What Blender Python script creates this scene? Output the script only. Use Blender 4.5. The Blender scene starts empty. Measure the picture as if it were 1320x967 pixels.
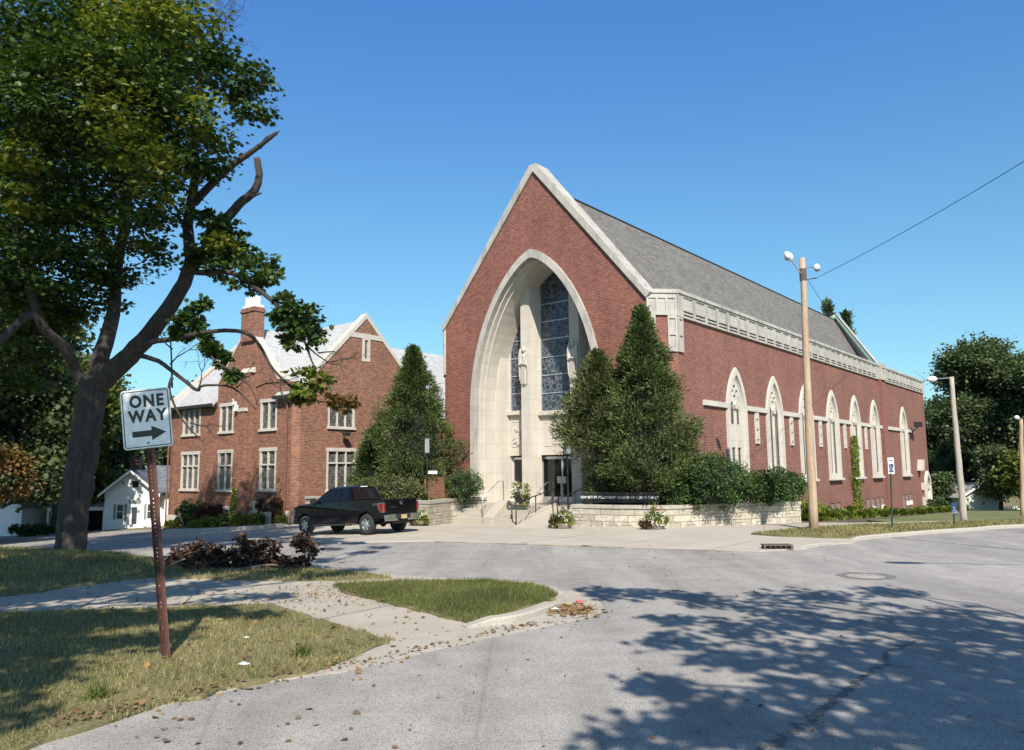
import bpy, math, random
import numpy as np
from mathutils import Vector, Matrix
from mathutils.geometry import tessellate_polygon, delaunay_2d_cdt
random.seed(7); RNG = np.random.default_rng(7)
SC = bpy.context.scene
COL = SC.collection
PI = math.pi

# ------------------------------------------------------------------ camera geometry (metres; camera looks along +Y)
F, CX, CY, H = 1005., 660., 483.5, 2.5
_p = math.atan(122.5/F); _r = math.atan(20/2080)
FW = np.array([0, math.cos(_p), math.sin(_p)]); _R0 = np.array([1., 0, 0]); _U0 = np.cross(_R0, FW)
RT = _R0*math.cos(_r)-_U0*math.sin(_r); UP = _U0*math.cos(_r)+_R0*math.sin(_r)
CAM = np.array([0, 0, H])
def ray(x, y): return FW+RT*(x-CX)/F+UP*(CY-y)/F
def at(x, y, Y):                       # point seen at a place of the photo, Y metres ahead
    d = ray(x, y); return CAM+d*(Y/d[1])
def ss(a, b, x):
    t = min(1, max(0, (x-a)/(b-a))); return t*t*(3-2*t)
def g(X, Y):                           # height of the terrain
    z = .055*min(0, max(X, -70)+5.)*ss(26, 32, Y)
    YY = min(Y, 120)
    z -= .045*max(0, YY-34)*ss(-8, 2, X)
    z -= .01*max(0, YY-34)*(1-ss(-8, 2, X))
    return z
def ong(x, y):
    d = ray(x, y); t = 5.
    while t < 300:
        P = CAM+d*t
        if P[2] <= g(P[0], P[1]): break
        t += .05
    return P
TH = math.radians(51.14)
ES = np.array([math.cos(TH), math.sin(TH), 0]); EF = np.array([-ES[1], ES[0], 0])
A0 = np.array([6.229, 35.431, 0])
RZ = TH-PI/2
def L2W(x, y, z=0.): return A0-x*EF+y*ES+np.array([0, 0, z])
def LG(x, y): 
    w = L2W(x, y); return g(w[0], w[1])

# ------------------------------------------------------------------ materials
def newmat(name):
    m = bpy.data.materials.new(name); m.use_nodes = True
    nt = m.node_tree; nt.nodes.clear()
    o = nt.nodes.new('ShaderNodeOutputMaterial'); b = nt.nodes.new('ShaderNodeBsdfPrincipled')
    nt.links.new(b.outputs[0], o.inputs[0])
    return m, nt, b
def N(nt, t, **kw):
    n = nt.nodes.new(t)
    for k, v in kw.items():
        if k.startswith('_'): setattr(n, k[1:], v)
        else: n.inputs[k.replace('_', ' ')].default_value = v
    return n
def coords(nt, kind, scale=(1, 1, 1)):
    tc = nt.nodes.new('ShaderNodeTexCoord'); mp = nt.nodes.new('ShaderNodeMapping')
    nt.links.new(tc.outputs[kind], mp.inputs[0]); mp.inputs['Scale'].default_value = scale
    return mp.outputs[0]
def ramp(nt, fac, stops):
    r = nt.nodes.new('ShaderNodeValToRGB'); cr = r.color_ramp
    while len(cr.elements) > 1: cr.elements.remove(cr.elements[-1])
    cr.elements[0].position = stops[0][0]; cr.elements[0].color = (*stops[0][1], 1)
    for p, c in stops[1:]:
        e = cr.elements.new(p); e.color = (*c, 1)
    nt.links.new(fac, r.inputs[0]); return r.outputs[0]
def mixc(nt, fac, a, b, mode='MIX'):
    m = nt.nodes.new('ShaderNodeMix'); m.data_type = 'RGBA'; m.blend_type = mode
    for s, v in ((m.inputs[0], fac), (m.inputs[6], a), (m.inputs[7], b)):
        if isinstance(v, (int, float)): s.default_value = v
        elif isinstance(v, tuple): s.default_value = (*v, 1)
        else: nt.links.new(v, s)
    return m.outputs[2]
def bump(nt, b, h, strength=.3, dist=.02):
    n = nt.nodes.new('ShaderNodeBump'); n.inputs['Strength'].default_value = strength; n.inputs['Distance'].default_value = dist
    nt.links.new(h, n.inputs['Height']); nt.links.new(n.outputs[0], b.inputs['Normal'])
def noise(nt, co, scale, detail=4, rough=.6):
    n = N(nt, 'ShaderNodeTexNoise', Scale=scale, Detail=detail, Roughness=rough); nt.links.new(co, n.inputs['Vector']); return n.outputs[0]
def plain(name, col, rough=.6, metal=0., spec=None, emit=None):
    m, nt, b = newmat(name); b.inputs['Base Color'].default_value = (*col, 1); b.inputs['Roughness'].default_value = rough; b.inputs['Metallic'].default_value = metal
    if spec is not None: b.inputs['Specular IOR Level'].default_value = spec
    return m
def mottled(name, c1, c2, scale=1., rough=.85, bs=.3, fine=30., c3=None, stretch=(1, 1, 1), kind='Object', bd=.01):
    m, nt, b = newmat(name); co = coords(nt, kind, stretch)
    a = noise(nt, co, scale, 6, .65); f = noise(nt, co, fine, 3, .6)
    c = ramp(nt, a, [(.32, c1), (.68, c2)])
    if c3: c = mixc(nt, ramp(nt, f, [(.5, (0, 0, 0)), (.62, (1, 1, 1))]), c, c3)
    else: c = mixc(nt, .35, c, ramp(nt, f, [(.3, tuple(v*.6 for v in c1)), (.7, tuple(min(1, v*1.3) for v in c2))]))
    nt.links.new(c, b.inputs['Base Color']); b.inputs['Roughness'].default_value = rough
    bump(nt, b, f, bs, bd); return m
def brickmat(name, c1, c2, mortar, bw=.215, rh=.077, ms=.011, big=(.85, 1.12), bumpd=.006, offset=.5, rough=.85, bias=0., squash=1., sqf=2):
    m, nt, b = newmat(name); co = coords(nt, 'UV')
    t = N(nt, 'ShaderNodeTexBrick', Scale=1., Mortar_Size=ms, Mortar_Smooth=.2, Bias=bias, Brick_Width=bw, Row_Height=rh)
    t.offset = offset; t.squash = squash; t.squash_frequency = sqf
    t.inputs['Color1'].default_value = (*c1, 1); t.inputs['Color2'].default_value = (*c2, 1); t.inputs['Mortar'].default_value = (*mortar, 1)
    nt.links.new(co, t.inputs['Vector'])
    a = noise(nt, co, .35, 6, .65); f = noise(nt, co, 9., 4, .7); sk_ = noise(nt, coords(nt, 'UV', (1.6, .16, 1)), 1.1, 5, .65)
    v = mixc(nt, .35, ramp(nt, a, [(.3, (big[0],)*3), (.7, (big[1],)*3)]), ramp(nt, sk_, [(.3, (big[0]-.08,)*3), (.65, (big[1]+.04,)*3)]))
    c = mixc(nt, 1., t.outputs['Color'], v, 'MULTIPLY')
    c = mixc(nt, 1., c, ramp(nt, f, [(.3, (.78,)*3), (.7, (1.2,)*3)]), 'MULTIPLY')
    nt.links.new(c, b.inputs['Base Color']); b.inputs['Roughness'].default_value = rough
    inv = nt.nodes.new('ShaderNodeMath'); inv.operation = 'SUBTRACT'; inv.inputs[0].default_value = 1; nt.links.new(t.outputs['Fac'], inv.inputs[1])
    ad = nt.nodes.new('ShaderNodeMath'); ad.operation = 'MULTIPLY_ADD'; nt.links.new(f, ad.inputs[0]); ad.inputs[1].default_value = .5; nt.links.new(inv.outputs[0], ad.inputs[2])
    bump(nt, b, ad.outputs[0], .8, bumpd); return m
def leafmat(name, cols, trans=.35, rough=.5):
    m, nt, b = newmat(name)
    ge = nt.nodes.new('ShaderNodeNewGeometry')
    n = len(cols); c = ramp(nt, ge.outputs['Random Per Island'], [(i/max(1, n-1), cols[i]) for i in range(n)])
    co = coords(nt, 'Object'); a = noise(nt, co, .55, 3, .6)
    c = mixc(nt, 1., c, ramp(nt, a, [(.35, (.72, .74, .7)), (.65, (1.25, 1.22, 1.1))]), 'MULTIPLY')
    nt.links.new(c, b.inputs['Base Color']); b.inputs['Roughness'].default_value = rough; b.inputs['Specular IOR Level'].default_value = .35
    if trans > 0:
        tr = nt.nodes.new('ShaderNodeBsdfTranslucent'); mx = nt.nodes.new('ShaderNodeMixShader'); mx.inputs[0].default_value = trans
        nt.links.new(mixc(nt, 1., c, (1.3, 1.35, .6), 'MULTIPLY'), tr.inputs['Color']); nt.links.new(b.outputs[0], mx.inputs[1]); nt.links.new(tr.outputs[0], mx.inputs[2])
        nt.links.new(mx.outputs[0], nt.nodes['Material Output'].inputs[0])
    return m
M_ = {}
def rubble():
    m, nt, b = newmat('rubble_limestone'); co = coords(nt, 'UV')
    nz = N(nt, 'ShaderNodeTexNoise', Scale=1.6, Detail=3); nt.links.new(co, nz.inputs['Vector'])
    cw_ = mixc(nt, .07, co, nz.outputs[1], 'ADD')
    outs = []
    for bw, rh, of in ((.55, .14, .37), (.95, .28, .3)):
        t = N(nt, 'ShaderNodeTexBrick', Scale=1., Mortar_Size=.012, Mortar_Smooth=.6, Brick_Width=bw, Row_Height=rh); t.offset = of; t.squash = .6; t.squash_frequency = 3
        t.inputs['Color1'].default_value = (.34, .31, .25, 1); t.inputs['Color2'].default_value = (.52, .485, .415, 1); t.inputs['Mortar'].default_value = (.24, .215, .175, 1); nt.links.new(cw_, t.inputs['Vector']); outs.append(t)
    sel = ramp(nt, noise(nt, co, .9, 1, .3), [(.49, (0, 0, 0)), (.5, (1, 1, 1))])
    c = mixc(nt, sel, outs[0].outputs[0], outs[1].outputs[0]); f = mixc(nt, sel, outs[0].outputs[1], outs[1].outputs[1])
    n2 = noise(nt, co, 5, 6, .7); c = mixc(nt, 1., c, ramp(nt, n2, [(.3, (.68, .67, .64)), (.65, (1.12, 1.1, 1.06))]), 'MULTIPLY')
    nt.links.new(c, b.inputs['Base Color']); b.inputs['Roughness'].default_value = .92
    iv = nt.nodes.new('ShaderNodeInvert'); nt.links.new(f, iv.inputs[1]); h = mixc(nt, .5, iv.outputs[0], n2, 'ADD'); bump(nt, b, h, 1., .05); return m
M_['brick'] = brickmat('church_brick', (.135, .037, .026), (.265, .083, .056), (.27, .17, .135), offset=.5, big=(.76, 1.16))
M_['brick2'] = brickmat('hall_brick', (.095, .030, .018), (.32, .12, .066), (.27, .185, .135), bw=.23, rh=.088, ms=.014, big=(.85, 1.15))
M_['rubble'] = rubble()
M_['slate'] = brickmat('pale_slate', (.37, .38, .385), (.46, .47, .475), (.24, .25, .26), bw=.30, rh=.22, ms=.008, bumpd=.008, big=(.92, 1.07), rough=.7)
M_['shingle'] = brickmat('grey_shingle', (.105, .098, .09), (.18, .17, .155), (.07, .066, .062), bw=.32, rh=.17, ms=.006, bumpd=.006, big=(.85, 1.15), rough=.9)
M_['shingle_blue'] = brickmat('blue_grey_shingle', (.08, .10, .13), (.14, .17, .21), (.06, .06, .07), bw=.32, rh=.17, ms=.006, rough=.9)
M_['shingle_pale'] = brickmat('weathered_shingle', (.26, .25, .23), (.36, .35, .33), (.15, .15, .15), bw=.32, rh=.17, ms=.006, rough=.9)
def limestone(name, c1, c2, dirt, amount=.5):
    m, nt, b = newmat(name); co = coords(nt, 'Object')
    a = noise(nt, co, .8, 6, .65); s = noise(nt, coords(nt, 'Object', (2.2, 2.2, .28)), 1.3, 6, .7); f = noise(nt, co, 24, 3, .6)
    c = ramp(nt, a, [(.3, c1), (.7, c2)])
    c = mixc(nt, ramp(nt, s, [(.5, (0, 0, 0)), (.78, (amount,)*3)]), c, dirt)
    t = N(nt, 'ShaderNodeTexBrick', Scale=1., Mortar_Size=.006, Brick_Width=1.25, Row_Height=.78)
    t.inputs['Color1'].default_value = (1, 1, 1, 1); t.inputs['Color2'].default_value = (.95, .94, .92, 1); t.inputs['Mortar'].default_value = (.55, .53, .5, 1)
    nt.links.new(coords(nt, 'UV'), t.inputs['Vector']); c = mixc(nt, 1., c, t.outputs[0], 'MULTIPLY')
    nt.links.new(c, b.inputs['Base Color']); b.inputs['Roughness'].default_value = .9; bump(nt, b, f, .25, .008); return m
M_['stone'] = limestone('limestone', (.49, .455, .40), (.57, .535, .475), (.30, .28, .25), .4)
M_['stone_w'] = limestone('weathered_limestone', (.34, .325, .295), (.48, .46, .415), (.12, .115, .11), .9)
M_['concrete'] = mottled('pale_concrete', (.35, .315, .265), (.455, .415, .355), .5, .92, .35, 40.)
M_['kerb'] = mottled('kerb_concrete', (.31, .285, .24), (.42, .39, .335), 1.2, .92, .5, 30.)
M_['walk'] = mottled('sidewalk_concrete', (.30, .27, .225), (.43, .39, .325), .7, .93, .4, 50., c3=None)
def asphalt():
    m, nt, b = newmat('worn_asphalt'); co = coords(nt, 'Object')
    a = noise(nt, co, .12, 5, .6); d = noise(nt, co, 1.7, 6, .7); f = noise(nt, co, 55, 2, .7); f2 = noise(nt, co, 18, 4, .75)
    c = ramp(nt, a, [(.35, (.265, .252, .235)), (.65, (.33, .316, .296))])
    lg = noise(nt, coords(nt, 'Object', (.5, .06, 1)), 1.6, 5, .6); c = mixc(nt, 1., c, ramp(nt, lg, [(.36, (.80, .80, .81)), (.6, (1.07,)*3)]), 'MULTIPLY')
    st_ = noise(nt, co, .45, 7, .75); c = mixc(nt, ramp(nt, st_, [(.62, (0, 0, 0)), (.74, (.45,)*3)]), c, (.15, .145, .135))
    c = mixc(nt, 1., c, ramp(nt, d, [(.3, (.82,)*3), (.7, (1.14,)*3)]), 'MULTIPLY')
    c = mixc(nt, 1., c, ramp(nt, f, [(.30, (.45,)*3), (.5, (1., 1., 1.)), (.72, (1.6,)*3)]), 'MULTIPLY')
    c = mixc(nt, 1., c, ramp(nt, f2, [(.34, (.6,)*3), (.48, (1.05,)*3)]), 'MULTIPLY')
    v = N(nt, 'ShaderNodeTexVoronoi', Scale=.22); v.feature = 'DISTANCE_TO_EDGE'
    wv = mixc(nt, .6, co, N(nt, 'ShaderNodeTexNoise', Scale=1.4, Detail=5).outputs[1], 'ADD'); nt.links.new(wv, v.inputs['Vector'])
    c = mixc(nt, ramp(nt, v.outputs[0], [(.0, (.32,)*3), (.006, (0, 0, 0))]), c, (.12, .12, .118))
    nt.links.new(c, b.inputs['Base Color']); b.inputs['Roughness'].default_value = .93; bump(nt, b, f, .6, .006); return m
M_['asphalt'] = asphalt()
M_['tar'] = mottled('crack_filler', (.10, .098, .092), (.19, .185, .175), 6, .9, .6, 60)
M_['soil'] = mottled('turf_soil', (.08, .085, .035), (.19, .17, .075), .9, .95, .7, 25, c3=(.24, .20, .11))
M_['farlawn'] = mottled('far_turf', (.07, .10, .03), (.14, .16, .05), .6, .95, .8, 12, c3=(.18, .17, .07))
M_['bedsoil'] = mottled('bed_soil', (.06, .045, .03), (.11, .085, .06), 2, .95, .7, 25)
M_['grassblade'] = leafmat('grass_blade', [(.06, .085, .022), (.12, .135, .04), (.22, .205, .075), (.36, .30, .15), (.52, .43, .26)], .3)
M_['grassgreen'] = leafmat('lush_blade', [(.045, .075, .015), (.08, .115, .025), (.13, .155, .045), (.22, .2, .085)], .3)
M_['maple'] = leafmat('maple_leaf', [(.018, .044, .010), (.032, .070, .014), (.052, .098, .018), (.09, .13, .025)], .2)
M_['maplelit'] = leafmat('maple_leaf_sunlit', [(.06, .10, .015), (.11, .16, .022), (.17, .21, .03), (.23, .20, .035)], .3)  # brighter yellow-green maple copy: sunlight painted into clumps; ivy and tubs reuse it
M_['juniper'] = leafmat('juniper_spray', [(.026, .052, .015), (.05, .085, .024), (.09, .125, .038), (.14, .165, .06)], .08, .75)
M_['juniper2'] = leafmat('juniper_spray_olive', [(.035, .055, .018), (.065, .09, .028), (.11, .13, .045), (.16, .15, .07)], .08, .75)
M_['yew'] = leafmat('yew_needle', [(.016, .045, .012), (.03, .07, .017), (.055, .10, .025), (.09, .14, .04)], .05, .6)
M_['lightgreen'] = leafmat('light_leaf', [(.06, .10, .02), (.11, .16, .03), (.20, .23, .05), (.30, .28, .07)], .3)
M_['fartree'] = leafmat('far_leaf', [(.045, .072, .038), (.07, .105, .05), (.10, .14, .065), (.14, .18, .085)], .3)  # leaf tones lightened and greyed in place of distance haze
M_['fartree2'] = leafmat('far_leaf_yellow', [(.035, .06, .014), (.07, .10, .02), (.12, .15, .03), (.17, .19, .04)], .3)
M_['orange'] = leafmat('orange_leaf', [(.07, .06, .02), (.15, .085, .03), (.20, .105, .04), (.09, .10, .03)], .3)
M_['burgundy'] = leafmat('burgundy_leaf', [(.03, .012, .012), (.06, .02, .018), (.10, .035, .025), (.05, .04, .02)], .15)
M_['brown'] = leafmat('dry_leaf', [(.018, .010, .008), (.04, .020, .015), (.07, .038, .028), (.11, .075, .06)], .1, .8)
M_['litter'] = leafmat('litter_leaf', [(.09, .05, .03), (.16, .09, .05), (.22, .14, .07), (.30, .20, .07), (.14, .08, .05), (.24, .18, .13)], .1, .8)
M_['petalw'] = leafmat('white_petal', [(.7, .7, .68), (.85, .84, .8)], .3)
M_['petalr'] = leafmat('red_petal', [(.5, .04, .04), (.7, .15, .12), (.6, .2, .25)], .2)
M_['bark'] = mottled('maple_bark', (.022, .019, .017), (.07, .058, .05), 3.5, .95, 1., 14, stretch=(1, 1, .22), bd=.05)
M_['deadwood'] = mottled('dead_wood', (.10, .085, .07), (.24, .21, .18), 4, .9, .6, 18, stretch=(1, 1, .3))
M_['wood'] = mottled('pole_wood', (.24, .16, .10), (.47, .36, .25), 1.6, .8, .5, 12, stretch=(4, 4, .35))
M_['wood_grey'] = mottled('grey_pole_wood', (.26, .23, .20), (.42, .38, .33), 1.6, .85, .5, 12, stretch=(4, 4, .35))
M_['black'] = plain('black_metal', (.012, .012, .013), .45)
M_['steel'] = plain('brushed_steel', (.55, .55, .54), .35, .8)
M_['white'] = mottled('white_paint', (.72, .72, .70), (.82, .82, .80), 1., .6, .1, 20)
M_['whitefix'] = plain('white_fixture', (.75, .77, .78), .4)
M_['lens'] = plain('lamp_lens', (.22, .26, .29), .12)
M_['doorglass'] = plain('dark_door_glass', (.008, .009, .010), .06, 0, .6)
M_['alum'] = plain('aluminium_frame', (.62, .64, .66), .35, .6)
M_['rust'] = mottled('rusty_post', (.075, .03, .022), (.15, .065, .05), 6, .75, .4, 40)
M_['signface'] = mottled('reflective_sheeting', (.74, .76, .79), (.84, .86, .88), 1.8, .35, .05, 8)
M_['signblack'] = plain('sign_black', (.015, .016, .02), .4)
M_['paint'] = plain('truck_paint', (.0035, .0035, .005), .16, 0, .35); M_['paint'].node_tree.nodes['Principled BSDF'].inputs['Coat Weight'].default_value = .25; M_['inner'] = plain('core_shade', (.010, .016, .007), 1.)  # near-black core colour stands in for the shade between leaves
M_['tint'] = plain('tinted_glass', (.006, .007, .009), .05, 0, .35)
M_['chrome'] = plain('chrome', (.72, .73, .74), .14, 1.)
M_['tyre'] = mottled('tyre_rubber', (.018, .018, .018), (.035, .034, .033), 5, .85, .2, 30)
M_['alloy'] = plain('alloy_wheel', (.62, .63, .65), .3, .85)
M_['redlens'] = plain('red_lens', (.22, .012, .018), .15)
M_['plate'] = plain('plate_yellow', (.42, .34, .14), .5)
M_['plastic'] = plain('black_plastic', (.02, .02, .021), .6)
M_['blue'] = plain('sign_blue', (.02, .06, .17), .5)
M_['iron'] = mottled('cast_iron', (.055, .04, .037), (.12, .085, .075), 5, .75, .5, 30)
M_['dark'] = plain('dark_void', (.006, .006, .006), .9)
M_['copper'] = mottled('green_copper', (.16, .30, .25), (.28, .42, .36), 3, .7, .1, 20)
M_['darktrim'] = plain('dark_gutter', (.03, .028, .026), .6)
M_['greensiding'] = None
def sidingmat(name, col, pitch):
    m, nt, b = newmat(name); co = coords(nt, 'UV')
    sx = nt.nodes.new('ShaderNodeSeparateXYZ'); nt.links.new(co, sx.inputs[0])
    dv = nt.nodes.new('ShaderNodeMath'); dv.operation = 'DIVIDE'; nt.links.new(sx.outputs[1], dv.inputs[0]); dv.inputs[1].default_value = pitch
    fr = nt.nodes.new('ShaderNodeMath'); fr.operation = 'FRACT'; nt.links.new(dv.outputs[0], fr.inputs[0])
    a = noise(nt, co, 1.2, 4, .6)
    c = ramp(nt, a, [(.3, tuple(v*.93 for v in col)), (.7, col)])
    nt.links.new(c, b.inputs['Base Color']); b.inputs['Roughness'].default_value = .6
    bump(nt, b, fr.outputs[0], 1., -.02); return m
M_['siding'] = sidingmat('white_siding', (.80, .80, .78), .14)
M_['greensiding'] = sidingmat('pale_green_siding', (.52, .58, .50), .2)
M_['bluesiding'] = sidingmat('blue_grey_siding', (.42, .47, .52), .2)
def stained():
    m, nt, b = newmat('stained_glass'); co = coords(nt, 'UV')
    v = N(nt, 'ShaderNodeTexVoronoi', Scale=3.3, Randomness=1.); v.feature = 'DISTANCE_TO_EDGE'; v.distance = 'CHEBYCHEV' if False else v.distance
    nt.links.new(co, v.inputs['Vector'])
    v2 = N(nt, 'ShaderNodeTexVoronoi', Scale=5.2); v2.feature = 'DISTANCE_TO_EDGE'; nt.links.new(coords(nt, 'UV', (1, .45, 1)), v2.inputs['Vector'])
    l1 = ramp(nt, v.outputs[0], [(0, (1, 1, 1)), (.02, (.8, .8, .8)), (.04, (0, 0, 0))]); l2 = ramp(nt, v2.outputs[0], [(0, (.7,)*3), (.018, (.5,)*3), (.035, (0, 0, 0))])
    l = mixc(nt, 1., l1, l2, 'LIGHTEN')
    cell = N(nt, 'ShaderNodeTexVoronoi', Scale=3.3); nt.links.new(co, cell.inputs['Vector'])
    gc = ramp(nt, cell.outputs[0], [(.1, (.008, .011, .018)), (.5, (.035, .05, .075))])
    c = mixc(nt, l, gc, (.20, .215, .23))
    nt.links.new(c, b.inputs['Base Color']); nt.links.new(ramp(nt, l, [(0, (.08,)*3), (1, (.6,)*3)]), b.inputs['Roughness']); bump(nt, b, l, .5, .02); return m
M_['stained'] = stained()
def leaded(name='leaded_glass', w=.16, h=.2):
    m, nt, b = newmat(name); co = coords(nt, 'UV')
    t = N(nt, 'ShaderNodeTexBrick', Scale=1., Mortar_Size=.009, Brick_Width=w, Row_Height=h); t.offset = 0
    t.inputs['Color1'].default_value = (.05, .055, .055, 1); t.inputs['Color2'].default_value = (.16, .165, .155, 1); t.inputs['Mortar'].default_value = (.02, .02, .02, 1)
    nt.links.new(co, t.inputs['Vector']); nt.links.new(t.outputs[0], b.inputs['Base Color']); b.inputs['Roughness'].default_value = .15; return m
M_['leaded'] = leaded()
M_['glassblock'] = brickmat('glass_block', (.12, .15, .16), (.2, .24, .25), (.35, .35, .33), bw=.2, rh=.2, ms=.02, offset=0, rough=.25)
M_['houseglass'] = plain('house_glass', (.05, .06, .07), .08, 0, .6)

# ------------------------------------------------------------------ mesh building
class MB:
    def __init__(s): s.v = []; s.f = []
    def add(s, vs, fs):
        o = len(s.v); s.v += [tuple(map(float, p)) for p in vs]; s.f += [tuple(i+o for i in f) for f in fs]; return s
    def box(s, x0, x1, y0, y1, z0, z1):
        return s.add([(x0, y0, z0), (x1, y0, z0), (x1, y1, z0), (x0, y1, z0), (x0, y0, z1), (x1, y0, z1), (x1, y1, z1), (x0, y1, z1)],
                     [(0, 3, 2, 1), (4, 5, 6, 7), (0, 1, 5, 4), (1, 2, 6, 5), (2, 3, 7, 6), (3, 0, 4, 7)])
    def prism(s, outer, holes=(), o=(0, 0, 0), u=(1, 0, 0), v=(0, 0, 1), d0=0., d1=.1, back=True):
        u = Vector(u); v = Vector(v); n = u.cross(v); o = Vector(o)
        def area(p): return sum(p[i][0]*p[(i+1) % len(p)][1]-p[(i+1) % len(p)][0]*p[i][1] for i in range(len(p)))
        outer = list(outer) if area(outer) > 0 else list(outer)[::-1]
        holes = [list(h) if area(h) < 0 else list(h)[::-1] for h in holes]
        loops = [outer]+holes; flat = [p for l in loops for p in l]
        if holes:
            ed = []; b = 0
            for l in loops: ed += [(b+i, b+(i+1) % len(l)) for i in range(len(l))]; b += len(l)
            cv, _, cf, *_r = delaunay_2d_cdt([Vector((p[0], p[1])) for p in flat], ed, [], 0, 1e-6)
            def inn(q, poly):
                c = False; j = len(poly)-1
                for i in range(len(poly)):
                    if (poly[i][1] > q[1]) != (poly[j][1] > q[1]) and q[0] < (poly[j][0]-poly[i][0])*(q[1]-poly[i][1])/(poly[j][1]-poly[i][1])+poly[i][0]: c = not c
                    j = i
                return c
            FT = []
            for t in cf:
                q = (sum(cv[i][0] for i in t)/3, sum(cv[i][1] for i in t)/3)
                if inn(q, outer) and not any(inn(q, h) for h in holes): FT.append(tuple(t) if area([cv[i] for i in t]) > 0 else tuple(t)[::-1])
            kk = len(cv); s.add([o+u*p[0]+v*p[1]+n*d1 for p in cv]+[o+u*p[0]+v*p[1]+n*d0 for p in cv], FT+([tuple(i+kk for i in t[::-1]) for t in FT] if back else []))
            tris = []
        else: tris = tessellate_polygon([[Vector((p[0], p[1], 0)) for p in l] for l in loops]) if len(outer) > 4 else [tuple(range(len(outer)))]
        ft = []
        for t in tris:
            if area([flat[i] for i in t]) < 0: t = tuple(t)[::-1]
            if abs(area([flat[i] for i in t])) > 1e-9: ft.append(tuple(t))
        P = lambda p, d: o+u*p[0]+v*p[1]+n*d
        k = len(flat); vs = [P(p, d1) for p in flat]+[P(p, d0) for p in flat]
        fs = list(ft)
        if back: fs += [tuple(i+k for i in t[::-1]) for t in ft]
        b = 0
        for l in loops:
            m = len(l)
            for i in range(m):
                j = (i+1) % m; fs.append((b+i, b+i+k, b+j+k, b+j))
            b += m
        return s.add(vs, fs)
    def tube(s, pts, rad, n=8, caps=True):
        pts = [Vector(p) for p in pts]
        if isinstance(rad, (int, float)): rad = [rad]*len(pts)
        vs = []; a = None
        for i, p in enumerate(pts):
            t = (pts[min(i+1, len(pts)-1)]-pts[max(i-1, 0)]).normalized()
            if a is None: a = t.orthogonal().normalized()
            else: a = (a-t*a.dot(t)); a = a.normalized() if a.length > 1e-6 else t.orthogonal().normalized()
            b = t.cross(a)
            for k in range(n):
                q = 2*PI*k/n; vs.append(p+(a*math.cos(q)+b*math.sin(q))*rad[i])
        fs = []
        for i in range(len(pts)-1):
            for k in range(n):
                j = (k+1) % n; fs.append((i*n+k, i*n+j, (i+1)*n+j, (i+1)*n+k))
        if caps: fs.append(tuple(range(n))[::-1]); fs.append(tuple((len(pts)-1)*n+k for k in range(n)))
        return s.add(vs, fs)
    def lathe(s, prof, o=(0, 0, 0), axis='z', n=20, caps=True):
        vs = []; o = Vector(o)
        for r, z in prof:
            for k in range(n):
                q = 2*PI*k/n; c, d = r*math.cos(q), r*math.sin(q)
                vs.append(o+Vector({'z': (c, d, z), 'y': (c, z, -d), 'x': (z, c, d)}[axis]))
        fs = []
        for i in range(len(prof)-1):
            for k in range(n):
                j = (k+1) % n; fs.append((i*n+k, i*n+j, (i+1)*n+j, (i+1)*n+k))
        if caps: fs.append(tuple(range(n))[::-1]); fs.append(tuple((len(prof)-1)*n+k for k in range(n)))
        return s.add(vs, fs)
    def ball(s, c, r, n=10):
        c = Vector(c); r = (r, r, r) if isinstance(r, (int, float)) else r
        vs = []; m = n//2
        for i in range(m+1):
            a = PI*i/m-PI/2
            for k in range(n):
                q = 2*PI*k/n; vs.append(c+Vector((r[0]*math.cos(a)*math.cos(q), r[1]*math.cos(a)*math.sin(q), r[2]*math.sin(a))))
        return s.add(vs, [(i*n+k, i*n+(k+1) % n, (i+1)*n+(k+1) % n, (i+1)*n+k) for i in range(m) for k in range(n)])
    def build(s, name, mat, parent=None, smooth=False, bevel=0., uv=True):
        me = bpy.data.meshes.new(name); me.from_pydata(s.v, [], s.f); me.update()
        if uv and s.v:
            lay = me.uv_layers.new(name='UVMap'); V = s.v
            for poly in me.polygons:
                n = poly.normal
                if abs(n.z) > .97: t, b = Vector((1, 0, 0)), Vector((0, 1, 0))
                else:
                    t = Vector((0, 0, 1)).cross(n).normalized(); b = n.cross(t)
                for li in poly.loop_indices:
                    p = Vector(V[me.loops[li].vertex_index]); lay.data[li].uv = (p.dot(t), p.dot(b))
        if smooth:
            for p in me.polygons: p.use_smooth = True
        o = bpy.data.objects.new(name, me); COL.objects.link(o)
        me.materials.append(M_[mat] if isinstance(mat, str) else mat)
        if parent: o.parent = parent
        if bevel:
            md = o.modifiers.new('Bevel', 'BEVEL'); md.width = bevel; md.segments = 2; md.limit_method = 'ANGLE'; md.angle_limit = .6
        return o
def tag(o, label=None, cat=None, group=None, kind=None):
    if label: o['label'] = label
    if cat: o['category'] = cat
    if group: o['group'] = group
    if kind: o['kind'] = kind
    return o
def empty(name, loc, rz=0., label=None, cat=None, group=None):
    o = bpy.data.objects.new(name, None); COL.objects.link(o); o.location = loc; o.rotation_euler = (0, 0, rz); o.empty_display_size = .2
    return tag(o, label, cat, group)
def copy_tree(o, parent=None):
    c = o.copy(); COL.objects.link(c)
    if parent: c.parent = parent
    for ch in [x for x in o.children]: copy_tree(ch, c)
    return c
def rect(a, b, c, d): return [(a, c), (b, c), (b, d), (a, d)]
def lancet(cx, w, z0, zs, zt, p=2.0, q=.85, n=10):
    L = [(cx+w, z0), (cx+w, zs)]; R = []
    for i in range(1, n):
        t = i/n; h = w*(1-t**p)**q; z = zs+(zt-zs)*t; L.append((cx+h, z)); R.append((cx-h, z))
    return L+[(cx, zt)]+R[::-1]+[(cx-w, zs), (cx-w, z0)]

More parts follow.
